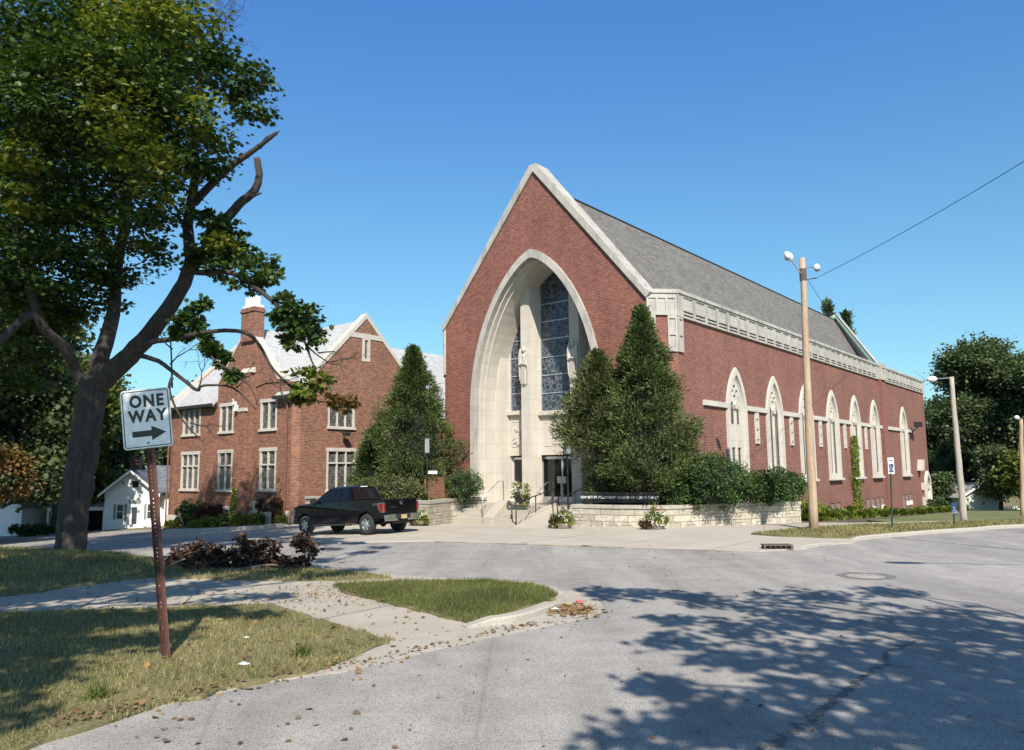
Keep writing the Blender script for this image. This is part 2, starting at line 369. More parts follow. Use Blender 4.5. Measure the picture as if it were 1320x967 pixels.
def text_mesh(txt, size, depth, name, mat, parent, loc, rot, sx=1., bold=.0, spacing=1.):
    cu = bpy.data.curves.new(name, 'FONT'); cu.body = txt; cu.size = size; cu.extrude = depth; cu.align_x = 'CENTER'; cu.align_y = 'CENTER'; cu.offset = bold; cu.space_character = spacing
    ob = bpy.data.objects.new(name+'_c', cu); COL.objects.link(ob)
    dg = bpy.context.evaluated_depsgraph_get(); me = bpy.data.meshes.new_from_object(ob.evaluated_get(dg)); bpy.data.objects.remove(ob)
    o = bpy.data.objects.new(name, me); COL.objects.link(o); me.materials.clear(); me.materials.append(M_[mat]); o.parent = parent; o.location = loc; o.rotation_euler = rot; o.scale = (sx, 1, 1)
    return o

# ------------------------------------------------------------------ foliage
LEAF = {
 'maple': ([(0, 0, 0), (.28, .12, .03), (.55, .30, -.03), (.30, .42, 0), (.42, .72, -.03), (.14, .66, .02), (0, 1., -.05), (-.14, .66, .02), (-.42, .72, -.03), (-.30, .42, 0), (-.55, .30, -.03), (-.28, .12, .03)], [tuple(range(12))]),
 'oval': ([(0, 0, 0), (.24, .3, .02), (.2, .7, .02), (0, 1, -.06), (-.2, .7, .02), (-.24, .3, .02)], [(0, 1, 2, 3, 4, 5)]),
 'spray': ([(0, 0, 0), (.16, .35, .05), (.05, .5, 0), (.2, .7, 0), (0, 1, .02), (-.2, .7, 0), (-.05, .5, 0), (-.16, .35, -.05)], [tuple(range(8))]),
 'blade': ([(-.5, 0, 0), (.5, 0, 0), (0, 1, .25)], [(0, 1, 2)]),
 'clump': ([(0, 0, 0), (.45, .15, .05), (.3, .5, -.05), (.5, .85, 0), (0, 1, .1), (-.42, .8, 0), (-.25, .5, .06), (-.5, .2, 0)], [tuple(range(8))]),
}
def norm(a): return a/np.maximum(1e-9, np.linalg.norm(a, axis=1, keepdims=True))
def leaves(pos, tip, nor, size, kind, name, mat, parent=None, wid=1.):
    """one mesh of many leaf faces: pos base point, tip direction, nor approx normal, size lengths"""
    T, faces = LEAF[kind]; T = np.array(T); n = len(pos); k = len(T)
    y = norm(tip); z = nor-(nor*y).sum(1, keepdims=True)*y; z = norm(z+1e-6); x = np.cross(y, z)
    s = np.asarray(size).reshape(-1, 1)*np.ones((n, 1))
    V = (pos[:, None, :]+s[:, None, :]*(T[None, :, 0:1]*wid*x[:, None, :]+T[None, :, 1:2]*y[:, None, :]+T[None, :, 2:3]*z[:, None, :])).reshape(-1, 3)
    me = bpy.data.meshes.new(name); me.vertices.add(n*k); me.vertices.foreach_set('co', V.astype(np.float32).ravel())
    fl = len(faces[0]); me.loops.add(n*fl); me.polygons.add(n)
    idx = (np.arange(n)[:, None]*k+np.array(faces[0])[None, :]).ravel()
    me.loops.foreach_set('vertex_index', idx.astype(np.int32)); me.polygons.foreach_set('loop_start', (np.arange(n)*fl).astype(np.int32))
    try: me.polygons.foreach_set('loop_total', np.full(n, fl, np.int32))
    except Exception: pass
    me.update(calc_edges=True); me.validate()
    o = bpy.data.objects.new(name, me); COL.objects.link(o); me.materials.append(M_[mat])
    if parent: o.parent = parent
    return o
def rnd(n): return norm(RNG.normal(size=(n, 3)))
def blob_leaves(blobs, per, size, kind, name, mat, parent=None, sub=.34, flat=.45, cl=26, droop=.25, upn=.9, shell=.55, wid=1., nr=.55):
    """blobs: (cx,cy,cz,rx,ry,rz) ; leaves in sub-clusters on/in each blob"""
    P = []; O = []
    for (cx, cy, cz, rx, ry, rz) in blobs:
        c = np.array([cx, cy, cz]); r = np.array([rx, ry, rz]); vol = (rx*ry*rz)**(1/3)
        k = max(4, int(cl*(vol**2)/1.)) if cl else 1
        d = rnd(k); rad = shell+(1-shell)*RNG.random((k, 1))**.6; cc = d*rad*r
        m = max(8, int(per))
        cs = np.repeat(cc, m, 0); j = RNG.normal(size=(len(cs), 3))*np.array([1, 1, flat])*sub*min(1.5, vol**.5)
        p = cs+j
        P.append(p+c); O.append(norm(norm(p/r)+.6*norm(j+1e-6)))
    P = np.concatenate(P); O = np.concatenate(O); n = len(P)
    tip = O+RNG.normal(size=(n, 3))*.6; tip[:, 2] -= droop
    nor = np.array([0, 0, upn])+RNG.normal(size=(n, 3))*nr+.3*O
    return leaves(P, tip, nor, size*(.65+.7*RNG.random(n)), kind, name, mat, parent, wid)
def cone_leaves(cx, cy, z0, h, rad, n_cl, per, size, name, mat, parent=None, prof=None, jag=.25, spr=.16, kind='spray', sx=1., sy=1.):
    """conifer: clusters spiralled over a cone-like profile, sprays pointing out and up"""
    t = RNG.random(n_cl)**.85; a = RNG.random(n_cl)*2*PI
    pr = np.array([prof(q) if prof else (1-q)**.8 for q in t])
    ph = RNG.random(4)*6; rr = rad*pr*(1-jag*RNG.random(n_cl)**1.6)*(1+.16*np.sin(a*3+t*11+ph[0])+.13*np.sin(a*5-t*19+ph[1])+.10*np.sin(t*31+a*2+ph[2])); rr[RNG.random(n_cl) < .10] *= 1.22; inner = RNG.random(n_cl) < .18; rr[inner] *= .6
    C = np.stack([cx+sx*rr*np.cos(a), cy+sy*rr*np.sin(a), z0+h*t], 1)
    Oo = np.stack([np.cos(a), np.sin(a), .35+0*a], 1)
    P = np.repeat(C, per, 0); O = np.repeat(Oo, per, 0); j = RNG.normal(size=P.shape)*spr*np.repeat((.5+pr).clip(.45, 1.2), per)[:, None]
    P = P+j*np.array([1, 1, .8]); n = len(P)
    tip = O+.9*norm(j)+np.array([0, 0, .35])+RNG.normal(size=P.shape)*.3
    nor = O*.7+RNG.normal(size=P.shape)*.5+np.array([0, 0, .45])
    return leaves(P, tip, nor, size*(.6+.8*RNG.random(n)), kind, name, mat, parent)
def limb(mb, p0, p1, r0, r1, seg=6, wob=.08, n=8):
    p0 = np.array(p0, float); p1 = np.array(p1, float); L = np.linalg.norm(p1-p0); pts = []
    for i in range(seg+1):
        t = i/seg; q = p0+(p1-p0)*t
        if 0 < i < seg: q = q+RNG.normal(size=3)*L*wob*.5
        pts.append(q)
    mb.tube(pts, [r0+(r1-r0)*(i/seg) for i in range(seg+1)], n); return pts
def twigs(mb, p, d, L, r, depth):
    p = np.array(p, float); d = np.array(d, float); d /= np.linalg.norm(d)
    q = p+d*L; m = (p+q)/2+RNG.normal(size=3)*L*.07; mb.tube([p, m, q], [r, r*.8, r*.55], 5)
    if depth > 0:
        for _ in range(2 if depth > 1 else 3):
            nd = d+RNG.normal(size=3)*.55; twigs(mb, q, nd, L*(.6+.25*random.random()), r*.55, depth-1)
            if random.random() < .5: twigs(mb, m, d+RNG.normal(size=3)*.8, L*.5, r*.4, depth-1)


# ------------------------------------------------------------------ ground sheets
def inside(p, poly):
    c = False; j = len(poly)-1
    for i in range(len(poly)):
        if (poly[i][1] > p[1]) != (poly[j][1] > p[1]) and p[0] < (poly[j][0]-poly[i][0])*(p[1]-poly[i][1])/(poly[j][1]-poly[i][1])+poly[i][0]: c = not c
        j = i
    return c
def sheet(name, poly, dz, mat, cell=2., skirt=.12, kind='structure', hfn=None):
    poly = [(float(p[0]), float(p[1])) for p in poly]; bd = []
    for i in range(len(poly)):
        a = poly[i]; b = poly[(i+1) % len(poly)]; L = math.dist(a, b); k = max(1, int(L/cell))
        for j in range(k): bd.append((a[0]+(b[0]-a[0])*j/k, a[1]+(b[1]-a[1])*j/k))
    pts = list(bd); xs = [p[0] for p in bd]; ys = [p[1] for p in bd]
    x = math.ceil(min(xs)/cell)*cell
    while x < max(xs):
        y = math.ceil(min(ys)/cell)*cell
        while y < max(ys):
            if inside((x, y), bd): pts.append((x, y))
            y += cell
        x += cell
    vv, _, ff, _, _, _ = delaunay_2d_cdt([Vector(p) for p in pts], [], [list(range(len(bd)))], 1, 1e-4)
    hz = lambda X, Y: g(X, Y)+dz+(hfn(X, Y) if hfn else 0)
    m = MB(); vs = [(p[0], p[1], hz(p[0], p[1])) for p in vv]; fs = []
    for f in ff:
        f = list(f); a = sum(vv[f[i]][0]*vv[f[(i+1) % len(f)]][1]-vv[f[(i+1) % len(f)]][0]*vv[f[i]][1] for i in range(len(f)))
        fs.append(f if a > 0 else f[::-1])
    m.add(vs, fs)
    if skirt:
        n = len(bd); vs = [(p[0], p[1], hz(*p)) for p in bd]+[(p[0], p[1], g(*p)-.1) for p in bd]
        m.add(vs, [(i, i+n, (i+1) % n+n, (i+1) % n) for i in range(n)])
    o = m.build(name, mat); tag(o, kind=kind); return o
def OG(*pts): return [tuple(ong(x, y)[:2]) for x, y in pts]
def wob(poly, amp=.06, step=.35, seed=1):
    r = random.Random(seed); out = []
    for i in range(len(poly)):
        a = poly[i]; b = poly[(i+1) % len(poly)]; L = math.dist(a, b)
        k = min(200, max(1, int(L/step)))
        for j in range(k):
            t = j/k; w = amp if max(abs(a[0]), abs(a[1])) < 45 else 0
            out.append((a[0]+(b[0]-a[0])*t+r.uniform(-w, w), a[1]+(b[1]-a[1])*t+r.uniform(-w, w)))
    return out
# base terrain
gx = sorted(set([-420, -300, -220, -160]+list(range(-120, 121, 4))+[160, 220, 300, 420])); gy = sorted(set([-60]+list(range(-40, 161, 4))+[200, 260, 340, 460]))
m = MB(); m.add([(x, y, g(x, y)-.09) for y in gy for x in gx], [(j*len(gx)+i, j*len(gx)+i+1, (j+1)*len(gx)+i+1, (j+1)*len(gx)+i) for j in range(len(gy)-1) for i in range(len(gx)-1)])
tag(m.build('ground', 'soil'), kind='structure')
LW = lambda *pts: [tuple(L2W(x, y)[:2]) for x, y in pts]
sheet('road', LW((-85, -21.5), (-2, -22), (-2, -70), (30, -70), (30, -22), (90, -22), (90, -4), (30, -4), (30, 60), (15, 60), (9.0, 1), (2, 3), (-20, 0), (-36, -5), (-45, -7), (-85, -9)), 0., 'asphalt', 2.)
lot = OG((980, 711.5), (1040, 708), (1062, 703), (1100, 700.5), (1105, 697), (1060, 690))+LW((7., 3), (4, 9), (0, 2), (-20, 0), (-37, 0))+OG((205, 688))+[(-21, 43.3), (-13.5, 36.2), (-9.8, 31.2)]+OG((420, 701), (560, 698), (640, 700), (700, 702.5), (820, 706.5), (930, 709.5))
sheet('church_forecourt', lot, .03, 'concrete', 1.)
# near corner pavement and its turf
nearpad = [(-4.79, 7.0), (-4.5, 7.9), (-4.11, 8.4), (-3.1, 9.62), (-2.27, 10.12), (-1.7, 10.82), (-.28, 12.34), (.75, 13.25), (1.36, 14.1), (1.42, 15.3), (1.14, 16.3), (.62, 17.3), (-.6, 18.3), (-2.57, 19.1), (-4.15, 20.15), (-6.34, 20.95), (-9.0, 21.3), (-13.4, 24.9), (-80, 78.5), (-140, 20), (-60, -50), (-5.5, -40), (-4.9, 0)]
sheet('sidewalk', nearpad, .012, 'walk', 1.)
mound = lambda X, Y: .28*math.exp(-((X+13)**2/14+(Y-21.5)**2/7))
GR = {}
GR['front'] = [(-4.85, 6.5), (-4.12, 8.3), (-3.12, 9.6), (-2.5, 10.05), (-2.05, 11.1), (-1.87, 11.85), (-3.2, 13.4), (-4.61, 15.1), (-7.0, 14.75), (-9.24, 14.42), (-30, 12.5), (-60, 5), (-40, -30), (-5.3, -30), (-5.1, 0)]
GR['island'] = [(-.95, 13.3), (-.55, 12.95), (-.3, 13.46), (.25, 14.4), (.75, 15.35), (.85, 16.4), (.45, 17.3), (-.6, 17.95), (-2.3, 18.1), (-3.9, 17.5), (-3.4, 16.3), (-2.2, 14.9)]
GR['back'] = [(-2.8, 18.6), (-3.6, 19.6), (-5.0, 20.3), (-6.34, 20.8), (-9.0, 21.1), (-13.4, 24.7), (-80, 78), (-110, 40), (-40, 18.8), (-20, 17.3), (-10.46, 16.4), (-9.5, 18.2), (-8.66, 19.25), (-6.9, 18.7), (-5.3, 18.4), (-4.0, 18.3)]
grass_amp = {'front': .07, 'island': .06, 'back': .1}
for k, s in (('front', 1), ('island', 2), ('back', 3)):
    o = sheet('lawn', wob(GR[k], grass_amp[k], .3, s), .045, 'soil', .8, hfn=mound if k == 'back' else None)
# verge beyond the junction, sidewalk behind it and lawn further back
verge = OG((968, 690.5), (1000, 693), (1060, 695.2), (1098, 695.8), (1120, 693.5), (1200, 687), (1260, 683), (1325, 679))+[(30, 34.2), (50, 37), (50, 41.5)]+OG((1325, 672.5), (1282, 673.5), (1200, 676.5), (1100, 679.5), (1040, 683), (1000, 687))
sheet('lawn', wob(verge, .06, .5, 5), .09, 'soil', 1.)
sheet('sidewalk', OG((985, 688), (1040, 684), (1100, 680.5), (1200, 677.5), (1282, 674.5), (1325, 673))+[(50, 42), (50, 44)]+OG((1325, 670.5), (1282, 671.5), (1200, 673.2), (1100, 675.5), (1030, 675), (985, 677)), .06, 'walk', 1.)
sheet('lawn', OG((1150, 674.7), (1200, 673.2), (1282, 671.5), (1325, 670.5))+[(50, 44), (120, 60), (120, 110), (46, 90), (40.5, 76)]+LW((1.3, 40), (1.3, 20)), .07, 'farlawn', 2.)
sheet('road', OG((1150, 693.5), (1200, 689), (1320, 681))+[(30, 33.6), (60, 38), (120, 45), (120, 0), (20, 10)], .015, 'asphalt', 2.)
def kerb(name, path, w, h, mat='kerb', dz=0., closed=False, round_=.03):
    P = [Vector((p[0], p[1])) for p in path]; m = MB(); vs = []
    prof = [(0, -.1), (0, h-round_), (round_, h), (w-round_, h), (w, h-round_), (w, -.1)]
    for i, p in enumerate(P):
        t = (P[min(i+1, len(P)-1)]-P[max(0, i-1)]).normalized(); n = Vector((-t.y, t.x))
        e_ = min(1., .25+.75*min((p-P[0]).length, (p-P[-1]).length)/.45)
        for a, b in prof: q = p+n*a; vs.append((q.x, q.y, g(q.x, q.y)+(b*e_ if b > 0 else b)+dz))
    k = len(prof); fs = []
    for i in range(len(P)-1):
        for j in range(k-1): fs.append((i*k+j, i*k+j+1, (i+1)*k+j+1, (i+1)*k+j))
    fs += [tuple(range(k))[::-1], tuple((len(P)-1)*k+j for j in range(k))]
    fs = [tuple(reversed(f)) for f in fs]
    return tag(m.add(vs, fs).build(name, mat), kind='structure')
def smooth(path, n=6):
    out = []; P = [np.array(p, float) for p in path]
    for i in range(len(P)-1):
        a, b, c, d = P[max(0, i-1)], P[i], P[i+1], P[min(len(P)-1, i+2)]
        for j in range(n):
            t = j/n; out.append(.5*((2*b)+(-a+c)*t+(2*a-5*b+4*c-d)*t*t+(-a+3*b-3*c+d)*t**3))
    return out+[P[-1]]
kerb('kerb', smooth([(-.75, 12.75), (-.05, 13.15), (.5, 13.9), (.98, 14.9)]), .26, .13)
kerb('kerb', smooth([(1.0, 16.0), (.85, 16.9), (.3, 17.6), (-.7, 18.1)]), .16, .06)
kerb('kerb', smooth(OG((1100, 698), (1130, 694.5), (1200, 688.5), (1260, 684.5), (1325, 680.3))+[(30, 33.6), (50, 36.5)]), .2, .13)
sheet('gutter', smooth([(-2.35, 10.08), (-2.1, 10.2), (-1.6, 10.8), (-.28, 12.2), (.75, 13.15), (1.5, 14.0), (1.6, 15.3), (1.2, 16.6)], 3)+smooth([(.9, 16.2), (1.0, 15.2), (.9, 14.3), (.35, 13.5), (-.6, 12.8), (-1.9, 11.6), (-2.2, 10.7), (-2.4, 10.2)], 3), .017, 'kerb', .8, skirt=.02)
kerb('kerb', smooth(OG((205, 687.5), (245, 686.5), (290, 685), (335, 682.5), (372, 678.5))), .2, .22, 'kerb')
sheet('planting_bed', OG((205, 687), (290, 684), (335, 682), (372, 678))+LW((-22.4, -2.5), (-38, -2.5)), .12, 'bedsoil', 1.)
bedR = LW((4.7, 5.4), (6.2, 8), (5.6, 20), (4.4, 36), (3.2, 56), (1.0, 56), (1.0, 4))
sheet('planting_bed', bedR, .1, 'bedsoil', 1.5)
# expansion joints, crack, manhole, drain
def strip(name, path, w, dz, mat, seed=0, jag=.4, st=.22):
    r = random.Random(seed); P = []
    pth = [np.array(p, float) for p in path]
    for i in range(len(pth)-1):
        L = np.linalg.norm(pth[i+1]-pth[i]); k = max(1, int(L/st))
        for j in range(k): P.append(pth[i]+(pth[i+1]-pth[i])*j/k)
    P.append(pth[-1]); vs = []
    for i, p in enumerate(P):
        t = P[min(i+1, len(P)-1)]-P[max(0, i-1)]; t = t/np.linalg.norm(t); n = np.array([-t[1], t[0]])
        ww = w*(1+jag*r.uniform(-1, 1)); of = r.uniform(-1, 1)*w*jag
        for s_ in (-.5, .5): q = p+n*(s_*ww+of); vs.append((q[0], q[1], g(*q)+dz))
    m = MB().add(vs, [(2*i, 2*i+1, 2*i+3, 2*i+2)[::-1] for i in range(len(P)-1)]); return tag(m.build(name, mat), kind='structure')
CRK = [(1.7, 6.2), (2.22, 7.31), (2.9, 8.1), (3.95, 9.47), (4.7, 10.3), (5.1, 11.0), (5.86, 11.69)]
strip('road_crack', CRK, .055, .006, 'tar', 3, .95, .05); strip('road_crack', [(a+.05, b-.04) for a, b in CRK[1:4]], .02, .009, 'tar', 8, 1., .06)
strip('road_crack', [(4.7, 10.3), (4.95, 10.1)], .03, .008, 'tar', 4, .6)
for a, b in (((-4.6, 15.2), (-3.9, 16.3)), ((-3.3, 13.6), (-2.3, 15.0)), ((-6.2, 14.9), (-6.6, 16.4)), ((-8.0, 14.6), (-8.5, 16.4)), ((-5.2, 16.0), (-2.6, 12.7))):
    strip('paving_joint', [a, b], .018, .026, 'tar', 5, .3)
for k in range(9):
    a = -18+k*3.1; strip('paving_joint', [L2W(a, -10.3+.0*k)[:2], L2W(a, -5.5)[:2]], .02, .036, 'tar', k, .3)
strip('paving_joint', [L2W(-19, -8.2)[:2], L2W(4.5, -7.6)[:2]], .02, .036, 'tar', 9, .3)
strip('gutter_litter', OG((560, 699), (640, 701), (700, 703), (820, 707), (930, 711)), .09, .034, 'litter', 12, .9)['kind'] = 'stuff'
mh = empty('manhole', tuple(ong(1116, 743)), 0, 'round iron manhole cover set in a ring of patched asphalt', 'manhole')
m = MB(); ang = [2*PI*i/28 for i in range(28)]
ri = random.Random(2)
m.prism([((.62+ri.uniform(-.03, .07))*math.cos(a), (.62+ri.uniform(-.03, .07))*math.sin(a)) for a in ang], [[(.42*math.cos(a), .42*math.sin(a)) for a in ang]], (0, 0, 0), (1, 0, 0), (0, 1, 0), 0, .008); m.build('patch_ring', 'tar', mh)
m = MB(); m.prism([(.40*math.cos(a), .40*math.sin(a)) for a in ang], (), (0, 0, 0), (1, 0, 0), (0, 1, 0), 0, .007)
for k in range(-3, 4): m.box(-.3, .3, k*.1-.012, k*.1+.012, .007, .013)
m.build('cover', 'asphalt', mh)
w0 = ong(1004, 709.5); dr = empty('storm_drain', (w0[0], w0[1], 0), math.radians(-4), 'rusty cast iron storm drain with five slots in the kerb', 'drain')
m = MB(); m.prism(rect(-.44, .44, 0, .15), [rect(-.39+.155*k, -.25+.155*k, .03, .12) for k in range(5)], (0, 0, 0), (1, 0, 0), (0, .25, 1), -.02, .02)
m.box(-.44, .44, .04, .45, .135, .155); m.build('grate_frame', 'iron', dr)
MB().box(-.42, .42, .07, .4, -.02, .13).build('drain_well', 'dark', dr)
kerb('kerb', smooth(OG((1030, 708), (1055, 704.5), (1075, 702))), .2, .1)
# grass blades
def scatter(poly, dens, hfn=None, dz=.05):
    xs = [p[0] for p in poly]; ys = [p[1] for p in poly]
    return xs, ys
def blades(name, poly, box, dens, size, mat, dz=.045, hfn=None, wid=.09, patch=True):
    poly = [(float(a[0]), float(a[1])) for a in poly]; pl = np.array(poly); x0, x1, y0, y1 = box; n = int((x1-x0)*(y1-y0)*dens)
    X = RNG.uniform(x0, x1, n); Y = RNG.uniform(y0, y1, n); ins = np.zeros(n, bool); j = len(pl)-1
    for i in range(len(pl)):
        yi, yj, xi, xj = pl[i, 1], pl[j, 1], pl[i, 0], pl[j, 0]
        if yi != yj: ins ^= ((yi > Y) != (yj > Y)) & (X < (xj-xi)*(Y-yi)/(yj-yi)+xi)
        j = i
    if patch:
        f = .5+.5*np.sin(X*1.7+np.sin(Y*1.3)*1.5)*np.sin(Y*2.1+np.sin(X*.9)*2); ins &= RNG.random(n) < (.35+.65*f)
    X = X[ins]; Y = Y[ins]; n = len(X)
    Z = np.array([g(a, b)+dz-.01+(hfn(a, b) if hfn else 0) for a, b in zip(X, Y)])
    tip = np.stack([RNG.normal(size=n)*.5, RNG.normal(size=n)*.5, np.full(n, 1.)], 1); nor = rnd(n)
    o = leaves(np.stack([X, Y, Z], 1), tip, nor, size*(.5+RNG.random(n)), 'blade', name, mat, None, wid)
    return tag(o, kind='stuff')
blades('grass', wob(GR['front'], .12, .25, 11), (-10.5, -1.7, 7, 15.6), 2600, .062, 'grassblade', wid=.11)
blades('grass', wob(GR['island'], .10, .25, 12), (-4.2, 1.1, 12.7, 18.3), 3200, .085, 'grassgreen', wid=.10)
blades('grass', wob(GR['back'], .12, .3, 13), (-17.5, -2.5, 15.8, 28), 900, .09, 'grassblade', hfn=mound, wid=.13)
blades('grass', verge, (8.5, 32, 26, 42), 420, .09, 'grassblade', dz=.09, wid=.2, patch=False)
blades('grass', GR['back'], (-60, -17, 20, 64), 60, .14, 'grassblade', wid=.4, patch=False)
# fallen leaves and litter on the ground
def litter(n, box, size, poly=None, name='fallen_leaves', mat='litter', pw=None):
    x0, x1, y0, y1 = box; X = RNG.uniform(x0, x1, n); Y = RNG.uniform(y0, y1, n)
    if pw is not None: X, Y = pw
    n = len(X); Z = np.array([g(a, b)+(.075 if any(inside((a, b), GR[k_]) for k_ in GR) else .03 if inside((a, b), nearpad) else .012) for a, b in zip(X, Y)])+.008*RNG.random(n)
    return tag(leaves(np.stack([X, Y, Z], 1), np.stack([RNG.normal(size=n), RNG.normal(size=n), .12*RNG.normal(size=n)], 1), np.array([0, 0, 1])+.35*RNG.normal(size=(n, 3)), size*(.5+.9*RNG.random(n)), 'maple', name, mat), kind='stuff')
litter(420, (-6, 7, 6, 26), .05)
litter(500, (-10, -1.5, 7.5, 19), .075)
t = RNG.random(330); pth = np.array([(-4.6, 8.1), (-4.1, 8.5), (-3.1, 9.7), (-2.3, 10.3), (-1.6, 11), (-.3, 12.5), (.6, 13.2)]); ii = (t*5.999).astype(int); fr = (t*5.999-ii)[:, None]
q = pth[ii]*(1-fr)+pth[ii+1]*fr+RNG.normal(size=(330, 2))*.13; litter(0, (0, 1, 0, 1), .06, pw=(q[:, 0], q[:, 1]))
q = np.array([1.05, 14.2])+RNG.normal(size=(420, 2))*np.array([.24, .30]); litter(0, (0, 1, 0, 1), .08, pw=(q[:, 0], q[:, 1]))
q = np.array([-3.6, 16.4])+RNG.normal(size=(900, 2))*np.array([1.0, .7]); litter(0, (0, 1, 0, 1), .035, pw=(q[:, 0], q[:, 1]))
def tuft(px, py, n_, L, label):
    w = ong(px, py); R_ = empty('grass_tuft', (w[0], w[1], .05), 0, label, 'grass tuft'); t = np.array([0, 0, .8])+RNG.normal(size=(n_, 3))*.55
    leaves(RNG.normal(size=(n_, 3))*np.array([.05, .05, 0]), t, rnd(n_), L*(.5+.6*RNG.random(n_)), 'blade', 'blade', 'grassgreen', R_, .06)
tuft(388, 850, 160, .24, 'long bladed grass tuft at the lawn edge nearest the white scrap'); tuft(125, 907, 150, .26, 'coarse dark green grass tuft at the lower left lawn edge'); tuft(430, 848, 60, .13, 'small weed tuft where the lawn meets the gutter')
# paper scraps
def scrap(px, py, s, mat, label, cat='litter', col=None):
    w = ong(px, py); m = MB(); r = random.Random(px); n = 7
    ring = [((1+.4*r.random())*s*math.cos(2*PI*i/n), (.7+.3*r.random())*s*math.sin(2*PI*i/n), s*.25*r.random()) for i in range(n)]
    vs = [(0, 0, s*.45)]+ring+[(x*.9, y*.9, 0) for x, y, z in ring]
    m.add(vs, [(0, 1+i, 1+(i+1) % n) for i in range(n)]+[(1+i, 1+n+i, 1+n+(i+1) % n, 1+(i+1) % n) for i in range(n)])
    o = m.build('paper_scrap', mat); o.location = (w[0], w[1], g(w[0], w[1])+.06); tag(o, label, cat); return o
scrap(314, 863, .075, 'white', 'crumpled white paper scrap on the grass near the road edge')
scrap(318, 828, .05, 'petalw', 'small pale scrap on the grass in front of the pavement')
scrap(283, 804, .06, 'plate', 'yellow leaf-like scrap on the grass beside the post shadow')
scrap(748, 780, .09, 'petalr', 'pink and red wrapper among the leaves at the kerb corner')
scrap(731, 783, .07, 'plate', 'yellow wrapper among the leaves at the kerb corner')
scrap(716, 790, .06, 'white', 'white crumpled cup in the leaf heap at the kerb corner')

# ------------------------------------------------------------------ church
CH = empty('church', tuple(A0), RZ, 'large red brick church with a steep gable, tall stone arch and grey shingle roof', 'church')
cxr = -6.385; ax = -6.6; WL = -12.77
def aprof(w, z0, zt, zs=5.5, n=18):
    L = []; ts = [1-(1-i/n)**1.7 for i in range(1, n)]
    for t in ts: L.append((w*(1-t**2.1)**.69, zs+(zt-zs)*t))
    return [(ax+w, z0), (ax+w, zs)]+[(ax+a, z) for a, z in L]+[(ax, zt)]+[(ax-a, z) for a, z in L[::-1]]+[(ax-w, zs), (ax-w, z0)]
def FR(o): return dict(o=(0, o, 0), u=(1, 0, 0), v=(0, 0, 1))       # front plane frames (normal -y)
arch_out = aprof(4.22, .2, 13.9); arch_in = aprof(3.9, .2, 13.46); arch_in2 = aprof(3.84, .2, 13.34)
m = MB(); m.prism([(WL, -1.5), (0, -1.5), (0, 10.43), (cxr, 18.1), (WL, 10.43)], [aprof(4.1, .2, 13.75)], **FR(0), d0=-.5, d1=0); m.build('gable_wall', 'brick', CH)
m = MB(); m.prism(arch_out, [arch_in], **FR(0), d0=-.55, d1=.16); m.build('arch_surround', 'stone_w', CH)
m = MB(); m.prism(aprof(4.0, .2, 13.7), [arch_in2], **FR(0), d0=-.9, d1=-.2); m.prism(aprof(4.0, .2, 13.7), [aprof(3.78, .2, 13.24)], **FR(0), d0=-2.3, d1=-.55); m.build('arch_soffit', 'stone', CH)
# gable coping
m = MB(); s = math.hypot(cxr, 7.67); nx, nz = 7.67/s, 6.385/s
for sg in (-1, 1):
    f = lambda x: cxr+sg*x
    m.prism([(f(6.385+.06), 10.43-.07), (f(6.385+.30), 10.43+.16), (f(6.385+.30), 10.62), (f(6.385+.05), 10.75), (f(.55), 18.02), (f(.22), 18.45), (f(0), 18.45), (f(0), 18.08)], (), **FR(0), d0=-.95, d1=.13)
m.build('coping', 'stone_w', CH)
# chamfered corners, side walls
cw = 1.017
def chamfer(side):
    # right corner: from (0,0) to (cw,cw); left mirrored
    sx = 1 if side > 0 else -1; x0 = 0 if side > 0 else WL
    u = (sx*math.sqrt(.5), math.sqrt(.5), 0) if side > 0 else (math.sqrt(.5), -math.sqrt(.5), 0)
    o = (x0, 0, 0) if side > 0 else (WL-cw, cw, 0)
    return dict(o=o, u=u, v=(0, 0, 1))
CL = 1.438
for sd in (1, -1):
    fr = chamfer(sd)
    MB().prism(rect(0, CL, -1.5, 9.6), (), **fr, d0=-.3, d1=0).build('corner_wall', 'brick', CH)
    m = MB(); m.prism(rect(.02, .42, 7.85, 9.55), [rect(.1, .34, 8.0, 8.62), rect(.1, .34, 8.78, 9.4)], **fr, d0=0, d1=.09); m.prism(rect(.98, 1.42, 7.85, 9.55), [rect(1.06, 1.34, 8.0, 8.62), rect(1.06, 1.34, 8.78, 9.4)], **fr, d0=0, d1=.09)
    m.prism(rect(.02, 1.42, 7.85, 9.5), (), **fr, d0=0.001, d1=.035) if False else None
    m.prism(rect(.08, .36, 7.9, 9.5), (), **fr, d0=0.001, d1=.03); m.prism(rect(1.02, 1.38, 7.9, 9.5), (), **fr, d0=0.001, d1=.03)
    m.prism(rect(0, CL, 9.55, 10.58), [rect(.1+.45*k, .45+.45*k, 9.75, 10.35) for k in range(3)], **fr, d0=-.3, d1=.10); m.prism(rect(.05, 1.4, 9.7, 10.4), (), **fr, d0=-.2, d1=.05); m.prism(rect(-.05, CL+.05, 10.58, 10.76), (), **fr, d0=-.35, d1=.16)
    m.build('corner_stonework', 'stone_w', CH)
def SD(x): return dict(o=(x, 0, 0), u=(0, 1, 0), v=(0, 0, 1))       # right side plane frames (normal +x)
YE = 52.8
wins = [7.33, 12.70, 18.07, 23.44, 28.81, 34.1, 43.6]
def wopen(y): return lancet(y, .92, 1.95, 5.4, 7.35)
basements = [(22.6, 2), (28.0, 2), (31.2, 2), (34.0, 2), (42.2, 3)]
bh = []
for y, k in basements:
    for j in range(k): bh.append(rect(y+j*1.25-.45, y+j*1.25+.45, -1.45, .12))
